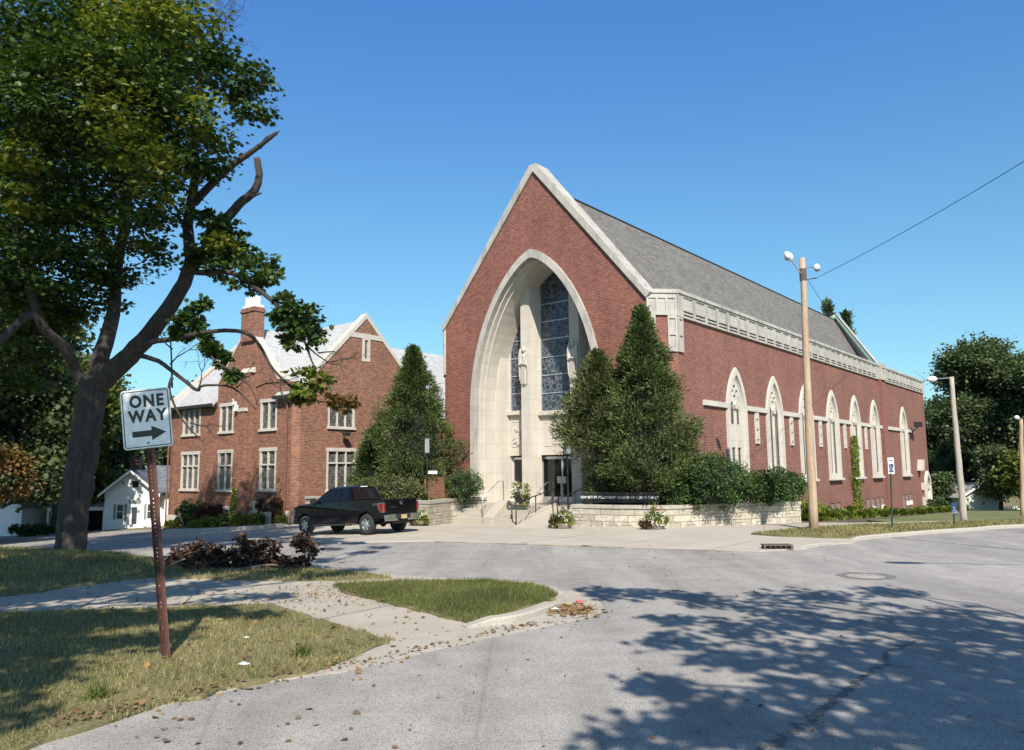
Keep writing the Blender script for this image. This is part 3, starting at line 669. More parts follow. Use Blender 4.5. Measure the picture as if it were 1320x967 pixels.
m = MB(); m.prism(rect(cw, YE, -3.2, 9.6), [wopen(y) for y in wins]+bh+[lancet(52.1-.6, .8, -2.4, .6, 1.7)], **SD(cw), d0=-.45, d1=0); m.build('side_wall', 'brick', CH)
m = MB(); m.prism(rect(36.2, 37.5, -3.2, 9.6), (), **SD(cw), d0=.003, d1=.22); m.build('buttress', 'brick', CH)
m = MB(); m.box(WL-cw, WL-cw+.4, cw, YE, -3.2, 9.6); m.box(WL-cw, cw-.45, YE-.4, YE, -3.2, 10.4); m.build('rear_wall', 'brick', CH)
m = MB(); m.prism(rect(0, .5, 7.85, 9.55), [rect(.1, .4, 8.0, 8.62), rect(.1, .4, 8.78, 9.4)], (cw, cw, 0), (0, 1, 0), (0, 0, 1), 0, .09); m.prism(rect(.05, .45, 7.9, 9.5), (), (cw, cw, 0), (0, 1, 0), (0, 0, 1), .001, .03); m.build('corner_stonework', 'stone_w', CH)
# parapet: panels over a band of louvre slots
m = MB(); slots = []; pan = []
for k in range(27):
    a = cw+.42+k*1.305
    if a+1.1 < 36.2: slots += [rect(a+.1, a+1.16, 9.60, 9.68), rect(a+.1, a+1.16, 9.76, 9.85)]; pan.append(rect(a+.14, a+1.12, 9.98, 10.5))
for k in range(11):
    a = 37.75+k*1.305
    if a+1.1 < YE: slots += [rect(a+.1, a+1.16, 9.60, 9.68), rect(a+.1, a+1.16, 9.76, 9.85)]; pan.append(rect(a+.14, a+1.12, 9.98, 10.5))
for q in range(0, len(slots), 2): pass
m.prism(rect(cw, YE, 9.5, 10.6), slots+pan, **SD(cw), d0=.0, d1=.11)
m.prism(rect(cw, YE, 9.93, 10.55), (), **SD(cw), d0=-.1, d1=.06)
m.prism(rect(cw-.02, YE+.05, 10.6, 10.76), (), **SD(cw), d0=-.45, d1=.17)
m.prism(rect(cw, YE, 10.1, 10.6), (), **SD(cw), d0=-.4, d1=-.12)
m.build('parapet', 'stone_w', CH)
MB().prism(rect(cw+.3, YE-.1, 9.55, 9.9), (), **SD(cw), d0=-.3, d1=.02).build('louvre_recess', 'dark', CH)
m = MB(); m.prism(rect(36.25, 37.45, 9.5, 10.85), [rect(36.45, 37.25, 9.8, 10.5)], **SD(cw), d0=.12, d1=.36); m.prism(rect(36.3, 37.4, 9.7, 10.6), (), **SD(cw), d0=.12, d1=.28); m.build('buttress_cap', 'stone_w', CH)
# string course between the windows
m = MB(); segs = [(3.44, wins[0]-1.2)]+[(wins[i]+1.2, wins[i+1]-1.2) for i in range(5)]+[(wins[5]+1.2, 36.2), (37.5, wins[6]-1.2), (wins[6]+1.2, 47.2)]
for a, b in segs: MB().prism([(a, 5.52), (b, 5.52), (b, 5.78), (a, 5.78)], (), **SD(cw), d0=0, d1=.13).build('string_course', 'stone', CH)
for i in range(5):
    yc = (wins[i]+wins[i+1])/2
    m = MB(); m.prism(rect(yc-.24, yc+.24, 3.8, 5.52), [rect(yc-.14, yc+.14, 3.92+.55*k, 4.05+.55*k) for k in range(3)], **SD(cw), d0=0, d1=.09); o = m.build('stone_drop', 'stone', CH)
    MB().prism(rect(yc-.15, yc+.15, 3.9, 5.3), (), **SD(cw), d0=.001, d1=.02).build('slot_recess', 'dark', o)
# side windows
for i, y in enumerate(wins):
    W = lambda p: p
    m = MB(); out = lancet(y, 1.25, 1.72, 5.3, 7.72, q=.8)
    m.prism(out, [lancet(y, .95, 1.98, 5.4, 7.34)], **SD(cw), d0=-.02, d1=.13)
    m.prism(lancet(y, 1.0, 1.9, 5.35, 7.42), [lancet(y, .90, 2.02, 5.3, 7.26)], **SD(cw), d0=-.2, d1=.02)
    m.prism([(y-1.34, 1.62), (y+1.34, 1.62), (y+1.34, 1.76), (y-1.34, 1.76)], (), **SD(cw), d0=0, d1=.26)
    fo = m.build('window', 'stone', CH)
    m = MB(); fill = []
    if i == 0:
        hol = [lancet(y-.37, .27, 4.75, 5.35, 5.95), rect(y-.64, y-.14, 2.05, 3.55), rect(y+.14, y+.6, 2.05, 3.55)]
    else: hol = [lancet(y-.46, .37, 2.05, 5.2, 5.95), lancet(y+.46, .37, 2.05, 5.2, 5.95)]
    if i == 0: hol.append(lancet(y+.37, .2, 4.75, 5.3, 5.85))
    hol += [[(y+.28*math.cos(a)+.155*math.cos(b), 6.45+.26*math.sin(a)+.12*math.sin(b)) for b in [j*PI/3 for j in range(6)]] for a in [PI/2, 0, PI, -PI/2]]
    hol += [[(y-.09, 6.92), (y+.09, 6.92), (y, 7.14)], [(y-.62, 5.9), (y-.5, 5.9), (y-.42, 6.2), (y-.5, 6.35)], [(y+.62, 5.9), (y+.5, 5.9), (y+.42, 6.2), (y+.5, 6.35)]]
    m.prism(lancet(y, .92, 2.0, 5.35, 7.3), hol, **SD(cw), d0=-.10, d1=-.03)
    m.prism(rect(y-.045, y+.045, 2.0, 5.4), (), **SD(cw), d0=-.03, d1=.02)
    # small canopy corbel at the lancet heads
    m.prism([(y-.16, 5.55), (y+.16, 5.55), (y+.22, 5.75), (y, 6.0), (y-.22, 5.75)], (), **SD(cw), d0=-.12, d1=.08)
    m.build('tracery', 'stone', fo)
    m = MB(); m.prism(lancet(y, .88, 1.98, 5.4, 7.28), (), **SD(cw), d0=-.16, d1=-.13); m.build('pane', 'leaded', fo)
for y, k in basements:
    for j in range(k):
        yy = y+j*1.25
        o = MB().prism(rect(yy-.46, yy+.46, -1.46, .13), (), **SD(cw), d0=-.2, d1=-.08).build('basement_window', 'glassblock', CH)
        if j: MB().prism(rect(yy-.12, yy+.22, -.85, -.5), (), **SD(cw), d0=-.08, d1=.1).build('vent', 'white', o)
# side door
yd = 51.5
m = MB(); m.prism(lancet(yd, 1.05, -2.6, .7, 2.05), [lancet(yd, .74, -2.6, .55, 1.6)], **SD(cw), d0=-.05, d1=.22); m.prism(rect(yd-.8, yd+.8, .35, .6), (), **SD(cw), d0=-.1, d1=.14); dso = m.build('door_surround', 'stone', CH)
MB().prism(rect(yd-.76, yd+.76, -2.6, .4), (), **SD(cw), d0=-.3, d1=-.05).build('door', 'white', CH)
MB().prism(lancet(yd, .76, .4, .55, 1.6), (), **SD(cw), d0=-.3, d1=-.1).build('transom', 'leaded', dso)
m = MB(); m.prism([(47.9, 2.1), (48.5, 2.1), (49.0, 3.1), (48.4, 3.1)], (), **SD(cw), d0=0, d1=.5); m.build('hood_box', 'concrete', CH)
MB().prism(rect(49.2, 49.8, .3, .95), (), **SD(cw), d0=0, d1=.2).build('utility_box', 'stone', CH); MB().prism(rect(49.3, 49.8, -1.1, -.35), (), **SD(cw), d0=0, d1=.15).build('utility_box', 'stone', CH)
m = MB(); m.tube([(cw, 46.3, 5.4), (cw+.6, 46.3, 6.0)], .035, 6); m.tube([(cw, 45.6, 5.6), (cw+.7, 46.0, 5.9)], .03, 6); m.box(cw+.4, cw+.95, 45.9, 46.7, 6.0, 6.45); m.box(cw+.02, cw+.12, 46, 46.4, 5.0, 5.6); m.build('flood_light', 'plastic', CH)
# roof
def roofz(x): return 17.55-1.2*abs(x-cxr)
m = MB(); th = .15; YR = 51.0
xe = cw-.5; xw = WL-cw+.5
m.add([(cxr, .5, 17.55), (xe, .5, roofz(xe)), (xe, 37.2, roofz(xe)), (cxr, YR, 17.55), (xw, .5, roofz(xw)), (xw, 37.2, roofz(xw))], [(0, 1, 2, 3), (0, 3, 5, 4), (3, 2, 5)])
m.build('roof', 'shingle', CH)
m = MB(); m.tube([(cxr, .6, 17.58), (cxr, YR, 17.58)], .07, 6); m.build('ridge_cap', 'darktrim', CH)
# raised stone hip coping at the far end with copper flashing
m = MB(); cop = MB()
for xx in (cw-.15, WL-cw+.15):
    a = Vector((xx, 37.4, 10.75)); b = Vector((cxr, YR+.7, 18.3)); d = (b-a); w = Vector((0, 1.1, 0))
    m.add([a, b, b+w, a+w, a-Vector((0, 0, 1.6)), b-Vector((0, 0, 1.6)), b+w-Vector((0, 0, 1.6)), a+w-Vector((0, 0, 1.6))], [(0, 1, 2, 3), (0, 4, 5, 1), (3, 2, 6, 7), (0, 3, 7, 4), (1, 5, 6, 2)])
    cop.tube([a+Vector((0, -.1, -.35)), b+Vector((0, -.1, -.35))], .14, 6)
m.build('rear_coping', 'stone_w', CH); cop.build('copper_flashing', 'copper', CH)
MB().box(WL-cw+.4, cw-.45, 37.2, YE-.4, 9.9, 10.1).build('flat_roof', 'shingle', CH)
# portal: reveal piers, mullion piers, back wall with doors and windows
ZL = .8
m = MB()
for a_ in (ax-3.95, ax+3.36): MB().box(a_, a_+.59, 1.4, 2.3, ZL-.5, 10.6).build('side_pier', 'stone', CH)
for sg in (-1, 1):
    m = MB(); a, b = (ax-1.90, ax-1.30) if sg < 0 else (ax+1.30, ax+1.90)
    m.add([(a, 1.4, ZL-.5), (b, 1.4, ZL-.5), (b+.12*(1 if sg < 0 else 1), 2.2, ZL-.5), (a-.1, 2.2, ZL-.5), (a, 1.4, 13.2), (b, 1.4, 13.2), (b+.12, 2.2, 13.2), (a-.1, 2.2, 13.2)],
          [(0, 3, 2, 1), (4, 5, 6, 7), (0, 1, 5, 4), (1, 2, 6, 5), (2, 3, 7, 6), (3, 0, 4, 7)])
    pier = m.build('pier', 'stone', CH)
    # carved angel standing out of the pier
    cxp = (a+b)/2-.05; y0 = 1.38; S = MB()
    S.ball((cxp, y0-.06, 8.95), (.12, .10, .15), 10)
    S.lathe([(.02, 7.0), (.13, 7.05), (.16, 7.5), (.14, 7.95), (.18, 8.4), (.20, 8.6), (.10, 8.78), (.08, 8.85)], (cxp, y0+.07, 0), n=12)
    for w_ in (-1, 1):
        P = [(.05, 8.35), (.17, 8.9), (.24, 9.02), (.30, 8.85), (.31, 8.3), (.28, 7.7), (.20, 7.1), (.22, 7.5), (.20, 8.0)]
        S.prism([(cxp+w_*p[0], p[1]) for p in P], (), (0, y0, 0), (1, 0, 0), (0, 0, 1), 0, .09)
        S.prism([(cxp+w_*(.12+.8*p[0]*.8), 8.0+(p[1]-8)*.8) for p in P], (), (0, y0-.08, 0), (1, 0, 0), (0, 0, 1), 0, .04)
        S.tube([(cxp+w_*.2, y0-.05, 8.5), (cxp+w_*.2, y0-.15, 8.1), (cxp+w_*.02, y0-.2, 8.2)], [.06, .055, .04], 7)
    for q in (-.1, -.03, .05, .11): S.tube([(cxp+q, y0-.10, 8.1), (cxp+q*1.3, y0-.12, 7.08)], .022, 5)
    o = S.build('angel_carving', 'stone', pier, bevel=.0)
m = MB(); op = [rect(ax-3.28, ax-2.0, 5.72, 13.4), rect(ax-1.16, ax+1.16, 5.60, 13.4), rect(ax+2.0, ax+3.28, 5.72, 13.4), rect(ax-3.34, ax-2.0, ZL-.3, 3.28), rect(ax-1.34, ax+1.34, ZL-.3, 3.28), rect(ax+2.0, ax+3.34, ZL-.3, 3.28)]
m.prism([(ax-4.2, ZL-.6), (ax+4.2, ZL-.6), (ax+4.2, 11.2), (ax+1.5, 13.9), (ax-1.5, 13.9), (ax-4.2, 11.2)], op, **FR(2.15), d0=-.6, d1=0); m.build('portal_wall', 'stone', CH)
m = MB(); m.box(ax-4.2, ax+4.2, 2.9, 3.0, ZL-.6, 3.9); m.build('porch_back', 'dark', CH)
for (a, b) in ((ax-3.28, ax-2.0), (ax-1.16, ax+1.16), (ax+2.0, ax+3.28)):
    z0 = 5.6 if abs((a+b)/2-ax) < .5 else 5.72
    fo = MB().prism(rect(a, b, z0, 13.4), (), **FR(2.15), d0=-.14, d1=-.09).build('stained_window', 'stained', CH)
    m = MB()
    for k in range(1, 7): m.box(a, b, 2.2, 2.24, z0+.98*k-.018 if True else 0, z0+.98*k+.018)
    m.prism(rect(a, b, z0, 13.4), [rect(a+.04, b-.04, z0+.04, 13.36)], **FR(2.15), d0=-.09, d1=-.02); m.build('glazing_bar', 'alum', fo)
    m = MB(); m.box(a-.12, b+.12, 1.93, 2.15, z0-.2, z0); m.box(a-.06, b+.06, 2.0, 2.15, z0-.26, z0-.2); m.build('sill', 'stone', fo)
# carved spandrel panels
for cxx in (-2.66, 0, 2.66):
    sp = MB()
    w = .52 if cxx else .9; X = ax+cxx
    sp.prism(rect(X-w, X+w, 3.75, 5.15), [rect(X-w+.03, X+w-.03, 3.78, 5.12)], **FR(2.15), d0=.001, d1=.022)
    r = random.Random(int(cxx*10)+50)
    if cxx:
        for k in range(3):
            x = X-.25+.24*k; z = 4.75-.12*k
            sp.ball((x, 2.13, z), (.06, .07, .08), 7); sp.prism([(x-.07, z-.1), (x+.07, z-.1), (x+.14, z-.75), (x-.13, z-.78)], (), **FR(2.15), d0=0, d1=.06)
            sp.tube([(x+.05, 2.08, z-.2), (x+.2, 2.05, z-.05)], .03, 5)
        for k in range(8): x = X+r.uniform(-w, w)*.8; z = r.uniform(3.85, 4.3); sp.box(x-.07, x+.07, 2.09, 2.15, z-.02, z+.02)
    else:
        sp.prism([(X-.35, 4.35), (X-.1, 4.1), (X+.3, 4.5), (X+.25, 4.58), (X-.1, 4.25), (X-.3, 4.43)], (), **FR(2.15), d0=0, d1=.08); sp.prism(rect(X-.05, X+.22, 4.62, 4.75), (), **FR(2.15), d0=0, d1=.07)
        sp.prism(rect(X-.4, X+.4, 3.85, 4.05), [rect(X-.36, X+.36, 3.88, 4.02)], **FR(2.15), d0=.001, d1=.031)
    sp.build('carved_panel', 'stone', CH)
# doors
def door(a, b, leaves_n, hinge=0):
    m = MB(); d = b-a; hol = []
    wv = (d-.08*(leaves_n+1))/leaves_n
    for k in range(leaves_n): hol.append(rect(a+.08+k*(wv+.08), a+.08+k*(wv+.08)+wv, 1.08, 3.06))
    m.prism(rect(a, b, ZL, 3.2), hol, **FR(2.5), d0=0, d1=.09); fo = m.build('door', 'alum', CH)
    MB().box(a+.05, b-.05, 2.47, 2.5, 1.0, 3.1).build('door_glass', 'doorglass', fo)
    h = MB(); c = (a+b)/2
    if leaves_n == 2: h.box(c-.27, c+.27, 2.33, 2.4, 1.78, 2.14); h.box(c-.04, c+.04, 2.3, 2.35, 1.15, 1.8)
    else: h.box(b-.2, b-.16, 2.34, 2.38, 1.5, 2.1)
    h.build('handle', 'steel', fo)
door(ax-1.34, ax+1.34, 2); door(ax-3.34, ax-2.0, 1); door(ax+2.0, ax+3.34, 1)
MB().box(ax-4.3, ax+4.3, -1.45, 2.6, -.6, ZL-.002).build('landing', 'concrete', CH)

# ------------------------------------------------------------------ steps, ramp, rails, planters
ST = empty('entrance_steps', tuple(L2W(-7, -2.7)), RZ, 'broad pale concrete steps climbing to the church doors', 'steps')
def sl(x, y): return x+7, y+2.7
m = MB()
for (a, b) in ((-9.75, -7.62), (-6.98, -4.55)):
    for k in range(4): m.box(a+7, b+7, k*.34, 1.35, -.3, .2*(k+1)-(.004 if k == 3 else 0))
m.build('step', 'concrete', ST, bevel=.015)
m = MB(); m.prism([(-.12, -.3), (1.3, -.3), (1.3, 1.02), (1.0, 1.02), (-.02, .34), (-.12, .28)], (), (-.62, 0, 0), (0, 1, 0), (0, 0, 1), 0, .62); m.build('cheek_wall', 'concrete', ST, bevel=.02)
RP = empty('ramp', tuple(L2W(-3.7, -4.4)), RZ, 'concrete access ramp sloping up beside the right flight of steps', 'ramp')
m = MB(); m.prism([(0, -.3), (5.6, -.3), (5.6, .79), (3.3, .79), (0, .02)], (), (-.80, 0, 0), (0, 1, 0), (0, 0, 1), 0, 1.65); m.build('slope', 'concrete', RP); MB().prism([(1.4, -.3), (3.3, -.3), (3.3, .92), (1.4, .46)], (), (-.80, 0, 0), (0, 1, 0), (0, 0, 1), -.2, 0).build('side_kerb', 'concrete', RP)
def rail(pts, label, mat, r=.022, posts=(), loc=None, name='handrail'):
    o0 = pts[0]; w = L2W(o0[0], o0[1]); R = empty(name, (w[0], w[1], 0), RZ, label, 'handrail', None)
    T = lambda p: (p[0]-o0[0], p[1]-o0[1], p[2])
    MB().tube([T(p) for p in pts], r, 8).build('rail', mat, R, smooth=True)
    for a, b in posts: MB().tube([T(a), T(b)], r*1.1, 8).build('post', mat, R, smooth=True)
rail([(-7.9, -2.5, .35), (-7.9, -2.5, 1.2), (-7.9, -1.25, 1.95), (-7.9, -.9, 1.95), (-7.9, -.9, .8)], 'grey steel handrail on the left flight beside the cheek wall', 'steel', .024, [])
rail([(-4.95, -2.5, .2), (-4.95, -2.5, 1.1), (-4.95, -1.2, 1.9), (-4.95, -.7, 1.9), (-4.95, -.7, .8), (-4.95, -.7, 1.15), (-4.95, -2.4, .4)], 'grey steel handrail at the foot of the right flight next to the ramp', 'steel', .02, [])
rail([(-4.63, -4.0, .12), (-4.63, -4.25, .25), (-4.63, -4.3, .9), (-4.63, -4.1, 1.02), (-4.5, -1.2, 1.6), (-4.5, -.9, 1.5), (-4.5, -.9, .8)], 'black pipe rail along the left edge of the ramp with looped end', 'black', .026, [((-4.62, -4.0, 0), (-4.62, -4.0, 1.02)), ((-4.58, -2.6, .3), (-4.58, -2.6, 1.3)), ((-4.52, -1.4, .7), (-4.52, -1.4, 1.55))])
rail([(-3.0, -3.2, .2), (-3.0, -3.4, .35), (-3.0, -3.45, 1.0), (-3.0, -3.2, 1.15), (-3.0, -.5, 1.75), (-3.0, -.2, 1.65), (-3.0, -.2, .8)], 'black pipe rail along the right edge of the ramp by the planter wall', 'black', .026, [((-3.0, -3.1, .2), (-3.0, -3.1, 1.15)), ((-3.0, -1.7, .6), (-3.0, -1.7, 1.5)), ((-3.0, -.5, .8), (-3.0, -.5, 1.75))])
rail([(-6.0, -2.6, .0), (-6.0, -2.6, .98), (-5.75, -2.6, 1.04), (-4.95, -2.62, 1.04)], 'short black rail in the middle of the right flight', 'black', .024, [])
def wall_path(name, path, z1, t, label, cz=.14):
    """dry-laid rubble wall along a path with a smooth coping; path in church coordinates, outer face on the left of travel"""
    w = L2W(*path[0]); R = empty(name, (w[0], w[1], 0), RZ, label, 'garden wall'); P = [Vector((p[0]-path[0][0], p[1]-path[0][1])) for p in path]
    def ribbon(m, off0, off1, za, zb):
        vs = []
        for i, p in enumerate(P):
            n0 = None
            if i > 0: d = (P[i]-P[i-1]).normalized(); n0 = Vector((d.y, -d.x))
            if i < len(P)-1: d = (P[i+1]-P[i]).normalized(); n1 = Vector((d.y, -d.x)); n0 = n1 if n0 is None else (n0+n1)
            n0 = n0.normalized(); 
            a = p+n0*off0; b = p-n0*off1
            vs += [(a.x, a.y, za), (a.x, a.y, zb if not callable(zb) else zb(i)), (b.x, b.y, zb if not callable(zb) else zb(i)), (b.x, b.y, za)]
        fs = []
        for i in range(len(P)-1):
            for j in range(3): fs.append((4*i+j, 4*i+4+j, 4*i+5+j, 4*i+1+j)[::-1])
            fs.append((4*i+3, 4*i+7, 4*i+4, 4*i))
        k = 4*(len(P)-1); fs += [(0, 1, 2, 3)[::-1], (k, k+1, k+2, k+3)]
        m.add(vs, fs)
    a = MB(); ribbon(a, 0, t, -.8, z1-cz); a.build('masonry', 'rubble', R)
    b = MB(); ribbon(b, .05, t+.05, z1-cz, z1); b.build('coping', 'kerb', R, bevel=.015)
    return R
wall_path('planter_wall', [(-20.5, -3.6), (-14.5, -4.6), (-8.75, -5.35), (-9.78, -2.75), (-9.78, -.02)], 1.12, .35, 'pale rubble stone planter wall between the pickup and the left steps')
wall_path('planter_wall', [(-2.8, -.1), (-2.78, -2.3), (-.4, -2.1), (1.45, -1.45), (2.3, .35), (3.6, 2.9), (4.83, 5.18), (4.2, 6.0), (1.1, 6.2)], .95, .35, 'long rubble stone planter wall that bends round the church corner below the yew hedge')
def flat_local(name, pts, z, mat, kind='structure'):
    m = MB(); m.prism(pts, (), (0, 0, 0), (1, 0, 0), (0, 1, 0), z-.5, z); o = m.build(name, mat); o.location = tuple(A0); o.rotation_euler = (0, 0, RZ); return tag(o, kind=kind)
flat_local('planting_bed', [(-20.3, -3.3), (-14.4, -4.3), (-9.05, -4.95), (-10.1, -2.7), (-10.1, -.05), (-20.3, -.05)], .98, 'bedsoil')
flat_local('planting_bed', [(-2.5, -.15), (-2.48, -2.0), (-.5, -1.8), (1.25, -1.2), (2.0, .5), (3.3, 3.05), (4.45, 5.15), (4.0, 5.8), (1.2, 6.0), (1.0, 1.1), (-.05, -.05)], .82, 'bedsoil')

# ------------------------------------------------------------------ parish hall
HO = L2W(-22.75, -3.05)
HL = empty('parish_hall', tuple(HO), RZ, 'two storey red brick hall with white roof, front gable with chimney and stone windows', 'building')
hx = .30; XLW = -14.45; DB = 10.9
def hwin(parent, fr, a, b, z0, z1, cols, trans=None, name='window', sill=True):
    t = .13; m = MB(); hol = []; w = (b-a-2*t-.07*(cols-1))/cols
    rows = [(z0+.16, z1-.2)] if trans is None else [(z0+.16, trans-.05), (trans+.05, z1-.2)]
    for k in range(cols):
        for r0, r1 in rows: hol.append(rect(a+t+k*(w+.07), a+t+k*(w+.07)+w, r0, r1))
    m.prism(rect(a, b, z0+.13, z1), hol, **fr, d0=-.12, d1=.035)
    m.prism(rect(a-.07, b+.07, z0-.02, z0+.13), (), **fr, d0=0, d1=.12)
    m.prism(rect(a-.07, b+.07, z1-.2, z1+.02), (), **fr, d0=0, d1=.05)
    fo = m.build(name, 'stone', parent); MB().prism(rect(a+.05, b-.05, z0+.1, z1-.1), (), **fr, d0=-.13, d1=-.09).build('pane', 'leaded', fo)
    return fo
FW0 = [(-12.84, -10.45, 1.28, 3.98, 3, 2.98), (-8.05, -6.35, 1.27, 4.0, 2, 2.98), (-3.24, -1.5, 1.32, 4.02, 2, 2.98), (-12.84, -10.5, 5.07, 7.06, 3, None), (-8.05, -6.4, 5.1, 7.1, 2, None), (-3.3, -1.55, 5.08, 7.09, 2, None)]
RW0 = [(2.46, 4.6, 5.2, 7.1, 3, None), (2.42, 4.75, 1.24, 3.98, 3, 3.05)]
hol = [rect(a+.05, b-.05, z0+.05, z1-.05) for a, b, z0, z1, *_ in FW0]
bw = rect(-7.75, -6.45, -.85, .2)
m = MB(); m.prism([(XLW, -3), (0, -3), (0, 8.0), (-1.58, 8.25), (-1.6, 8.31), (-4.3, 11.3), (-4.3, 12.2), (-5.7, 12.2), (-5.7, 11.3), (-8.37, 8.35), (-8.38, 7.4), (XLW, 7.4)], hol+[bw], **FR(0), d0=-.4, d1=0)
m.build('front_wall', 'brick2', HL)
ry = 5.48
m = MB(); m.prism([(.42, -3), (DB, -3), (DB, 7.4), (ry, 12.72), (.42, 7.7)], [rect(a+.05, b-.05, z0+.05, z1-.05) for a, b, z0, z1, *_ in RW0]+[rect(5.3, 5.68, 9.9, 11.2)], **SD(hx), d0=-.35, d1=0); m.build('gable_wall', 'brick2', HL)
MB().prism(rect(0, .52, -3, 7.5), (), (0, 0, 0), Vector((hx, .42, 0)).normalized(), (0, 0, 1), -.2, 0).build('corner_wall', 'brick2', HL)
m = MB(); m.prism([(.0, -3), (DB, -3), (DB, 7.4), (ry, 12.72), (.0, 7.4)], (), **SD(XLW+.35), d0=-.35, d1=0); m.box(XLW+.4, hx-.4, DB-.35, DB, -3, 7.4); m.build('rear_wall', 'brick2', HL)
for a, b, z0, z1, c, t in FW0: hwin(HL, FR(0), a, b, z0, z1, c, t)
for a, b, z0, z1, c, t in RW0: hwin(HL, SD(hx), a, b, z0, z1, c, t)
hwin(HL, FR(0), -7.85, -6.4, -.9, .32, 2, -.35, 'basement_window')
m = MB(); m.prism(rect(5.16, 5.82, 9.75, 11.4), [rect(5.36, 5.62, 9.95, 11.2)], **SD(hx), d0=-.1, d1=.05); m.prism(rect(3.98, 5.14, 11.28, 11.62), (), **SD(hx), d0=0, d1=.045); m.prism(rect(5.84, 6.98, 11.28, 11.62), (), **SD(hx), d0=0, d1=.045); m.prism(rect(5.16, 5.82, 11.4, 11.64), (), **SD(hx), d0=0, d1=.045); o = m.build('stone_band', 'stone', HL)
MB().prism(rect(5.3, 5.68, 9.9, 11.25), (), **SD(hx), d0=-.12, d1=-.08).build('slit_pane', 'leaded', o)
m = MB(); m.prism([(XLW-.02, -3), (-10.9, -3), (-10.9, .1), (-12.5, .1), (-12.5, -.42), (XLW-.02, -.42)], (), **FR(0), d0=0, d1=.07); m.build('stone_base', 'stone', HL)
m = MB(); m.prism([(-6.2, -3), (-3.3, -3), (-3.3, .7), (-3.8, .7), (-3.8, .1), (-6.2, .1)], (), **FR(0), d0=0, d1=.07); m.build('stone_base', 'stone', HL); MB().prism(rect(-1.4, -.02, -3, .2), (), **FR(0), d0=0, d1=.07).build('stone_base', 'stone', HL); MB().prism(rect(.42, 2.3, -3, .2), (), **SD(hx), d0=0, d1=.07).build('stone_base', 'stone', HL)
# chimney and its breast
m = MB(); m.box(-5.62, -4.1, -.16, .6, 11.0, 13.25); m.box(-5.25, -4.15, -.30, 0, -2, 8.9); m.box(-5.0, -4.4, -.46, -.3, -2, 6.4); m.box(-5.69, -4.03, -.23, .67, 12.95, 13.1); cho = m.build('chimney', 'brick2', HL)
m = MB(); m.prism([(0, 8.9), (.34, 8.9), (.04, 9.25), (0, 9.25)], (), (-5.4, 0, 0), (0, -1, 0), (0, 0, 1), -1.4, 0); m.box(-5.1, -4.3, -.52, -.3, 6.4, 6.62); m.build('stone_cap', 'stone', cho)
m = MB()
for k in range(3): m.prism([(-5.35+.48*k+.22*math.cos(q), .22+.24*math.sin(q)) for q in [PI/8+i*PI/4 for i in range(8)]], (), (0, 0, 0), (1, 0, 0), (0, 1, 0), 13.25, 14.0)
m.box(-5.58, -4.14, -.1, .55, 13.25, 13.42); m.build('chimney_pot', 'white', cho)
# roof: main gable, cross gable, link wing
m = MB()
rz = 12.62; sl_ = (rz-7.45)/ry
def slab(m, pts, th=.16):
    n = len(pts); m.add(list(pts)+[(p[0], p[1], p[2]-th) for p in pts], [tuple(range(n)), tuple(range(n, 2*n))[::-1]]+[(i, i+n, (i+1) % n+n, (i+1) % n) for i in range(n)])
zf_ = lambda y: 7.12+(rz-7.12)*(y+.35)/(ry+.35)
slab(m, [(XLW-.1, -.35, 7.12), (-8.4, -.35, 7.12), (-8.4, .45, zf_(.45)), (XLW-.1, .45, zf_(.45))]); slab(m, [(-1.5, -.35, 7.12), (hx-.12, -.35, 7.12), (hx-.12, .45, zf_(.45)), (-1.5, .45, zf_(.45))]); slab(m, [(XLW-.1, .45, zf_(.45)), (hx-.12, .45, zf_(.45)), (hx-.12, ry, rz), (XLW-.1, ry, rz)])
slab(m, [(hx-.12, DB+.3, 7.5), (XLW-.1, DB+.3, 7.5), (XLW-.1, ry, rz), (hx-.12, ry, rz)])
gz = 12.0
slab(m, [(-5, .2, gz), (-8.3, .2, 8.3), (-8.3, 1.3, 8.3), (-5, 4.8, gz)]); slab(m, [(-1.62, .2, 8.3), (-5, .2, gz), (-5, 4.8, gz), (-1.62, 1.3, 8.3)])
m.build('roof', 'slate', HL)
m = MB(); slab(m, [(.9, DB-1, 6.4), (.9, 27, 6.4), (-5.25, 27, 12.15), (-5.25, ry+1, 12.15)]); slab(m, [(-11, 27, 6.4), (-11, DB-1, 6.4), (-5.25, ry+1, 12.15), (-5.25, 27, 12.15)]); m.build('wing_roof', 'slate', HL)
MB().box(-10.6, .5, DB, 26.7, -3, 6.5).build('wing_wall', 'brick2', HL)
m = None
def cope(m, a, b, w=.34, d0=-.5, d1=.06, fr=None, x=hx):
    MB().prism([a, b, (b[0], b[1]+w), (a[0], a[1]+w)], (), **fr, d0=d0, d1=d1).build('coping', 'stone', HL)
cope(m, (.30, 7.45), (ry, 12.66), .36, fr=SD(hx)); cope(m, (ry, 12.66), (DB, 7.4), .36, fr=SD(hx)); cope(m, (-.3, 7.2), (ry, 12.5), .36, -.1, .12, SD(XLW)); cope(m, (ry, 12.5), (DB+.3, 7.4), .36, -.1, .12, SD(XLW))
cope(m, (-8.42, 8.32), (-5.66, 11.3), .2, -.5, .06, FR(0)); cope(m, (-4.06, 11.05), (-1.5, 8.28), .2, -.5, .06, FR(0))
m = MB(); m.box(XLW-.15, -8.42, -.46, -.30, 6.98, 7.16); m.box(-1.5, hx+.05, -.46, -.28, 7.0, 7.18); m.box(XLW, -8.42, -.34, -.02, 6.9, 7.0); m.build('gutter', 'darktrim', HL)
m = MB(); pbm = mottled('pipe_brown', (.14, .06, .04), (.20, .09, .065), 4)
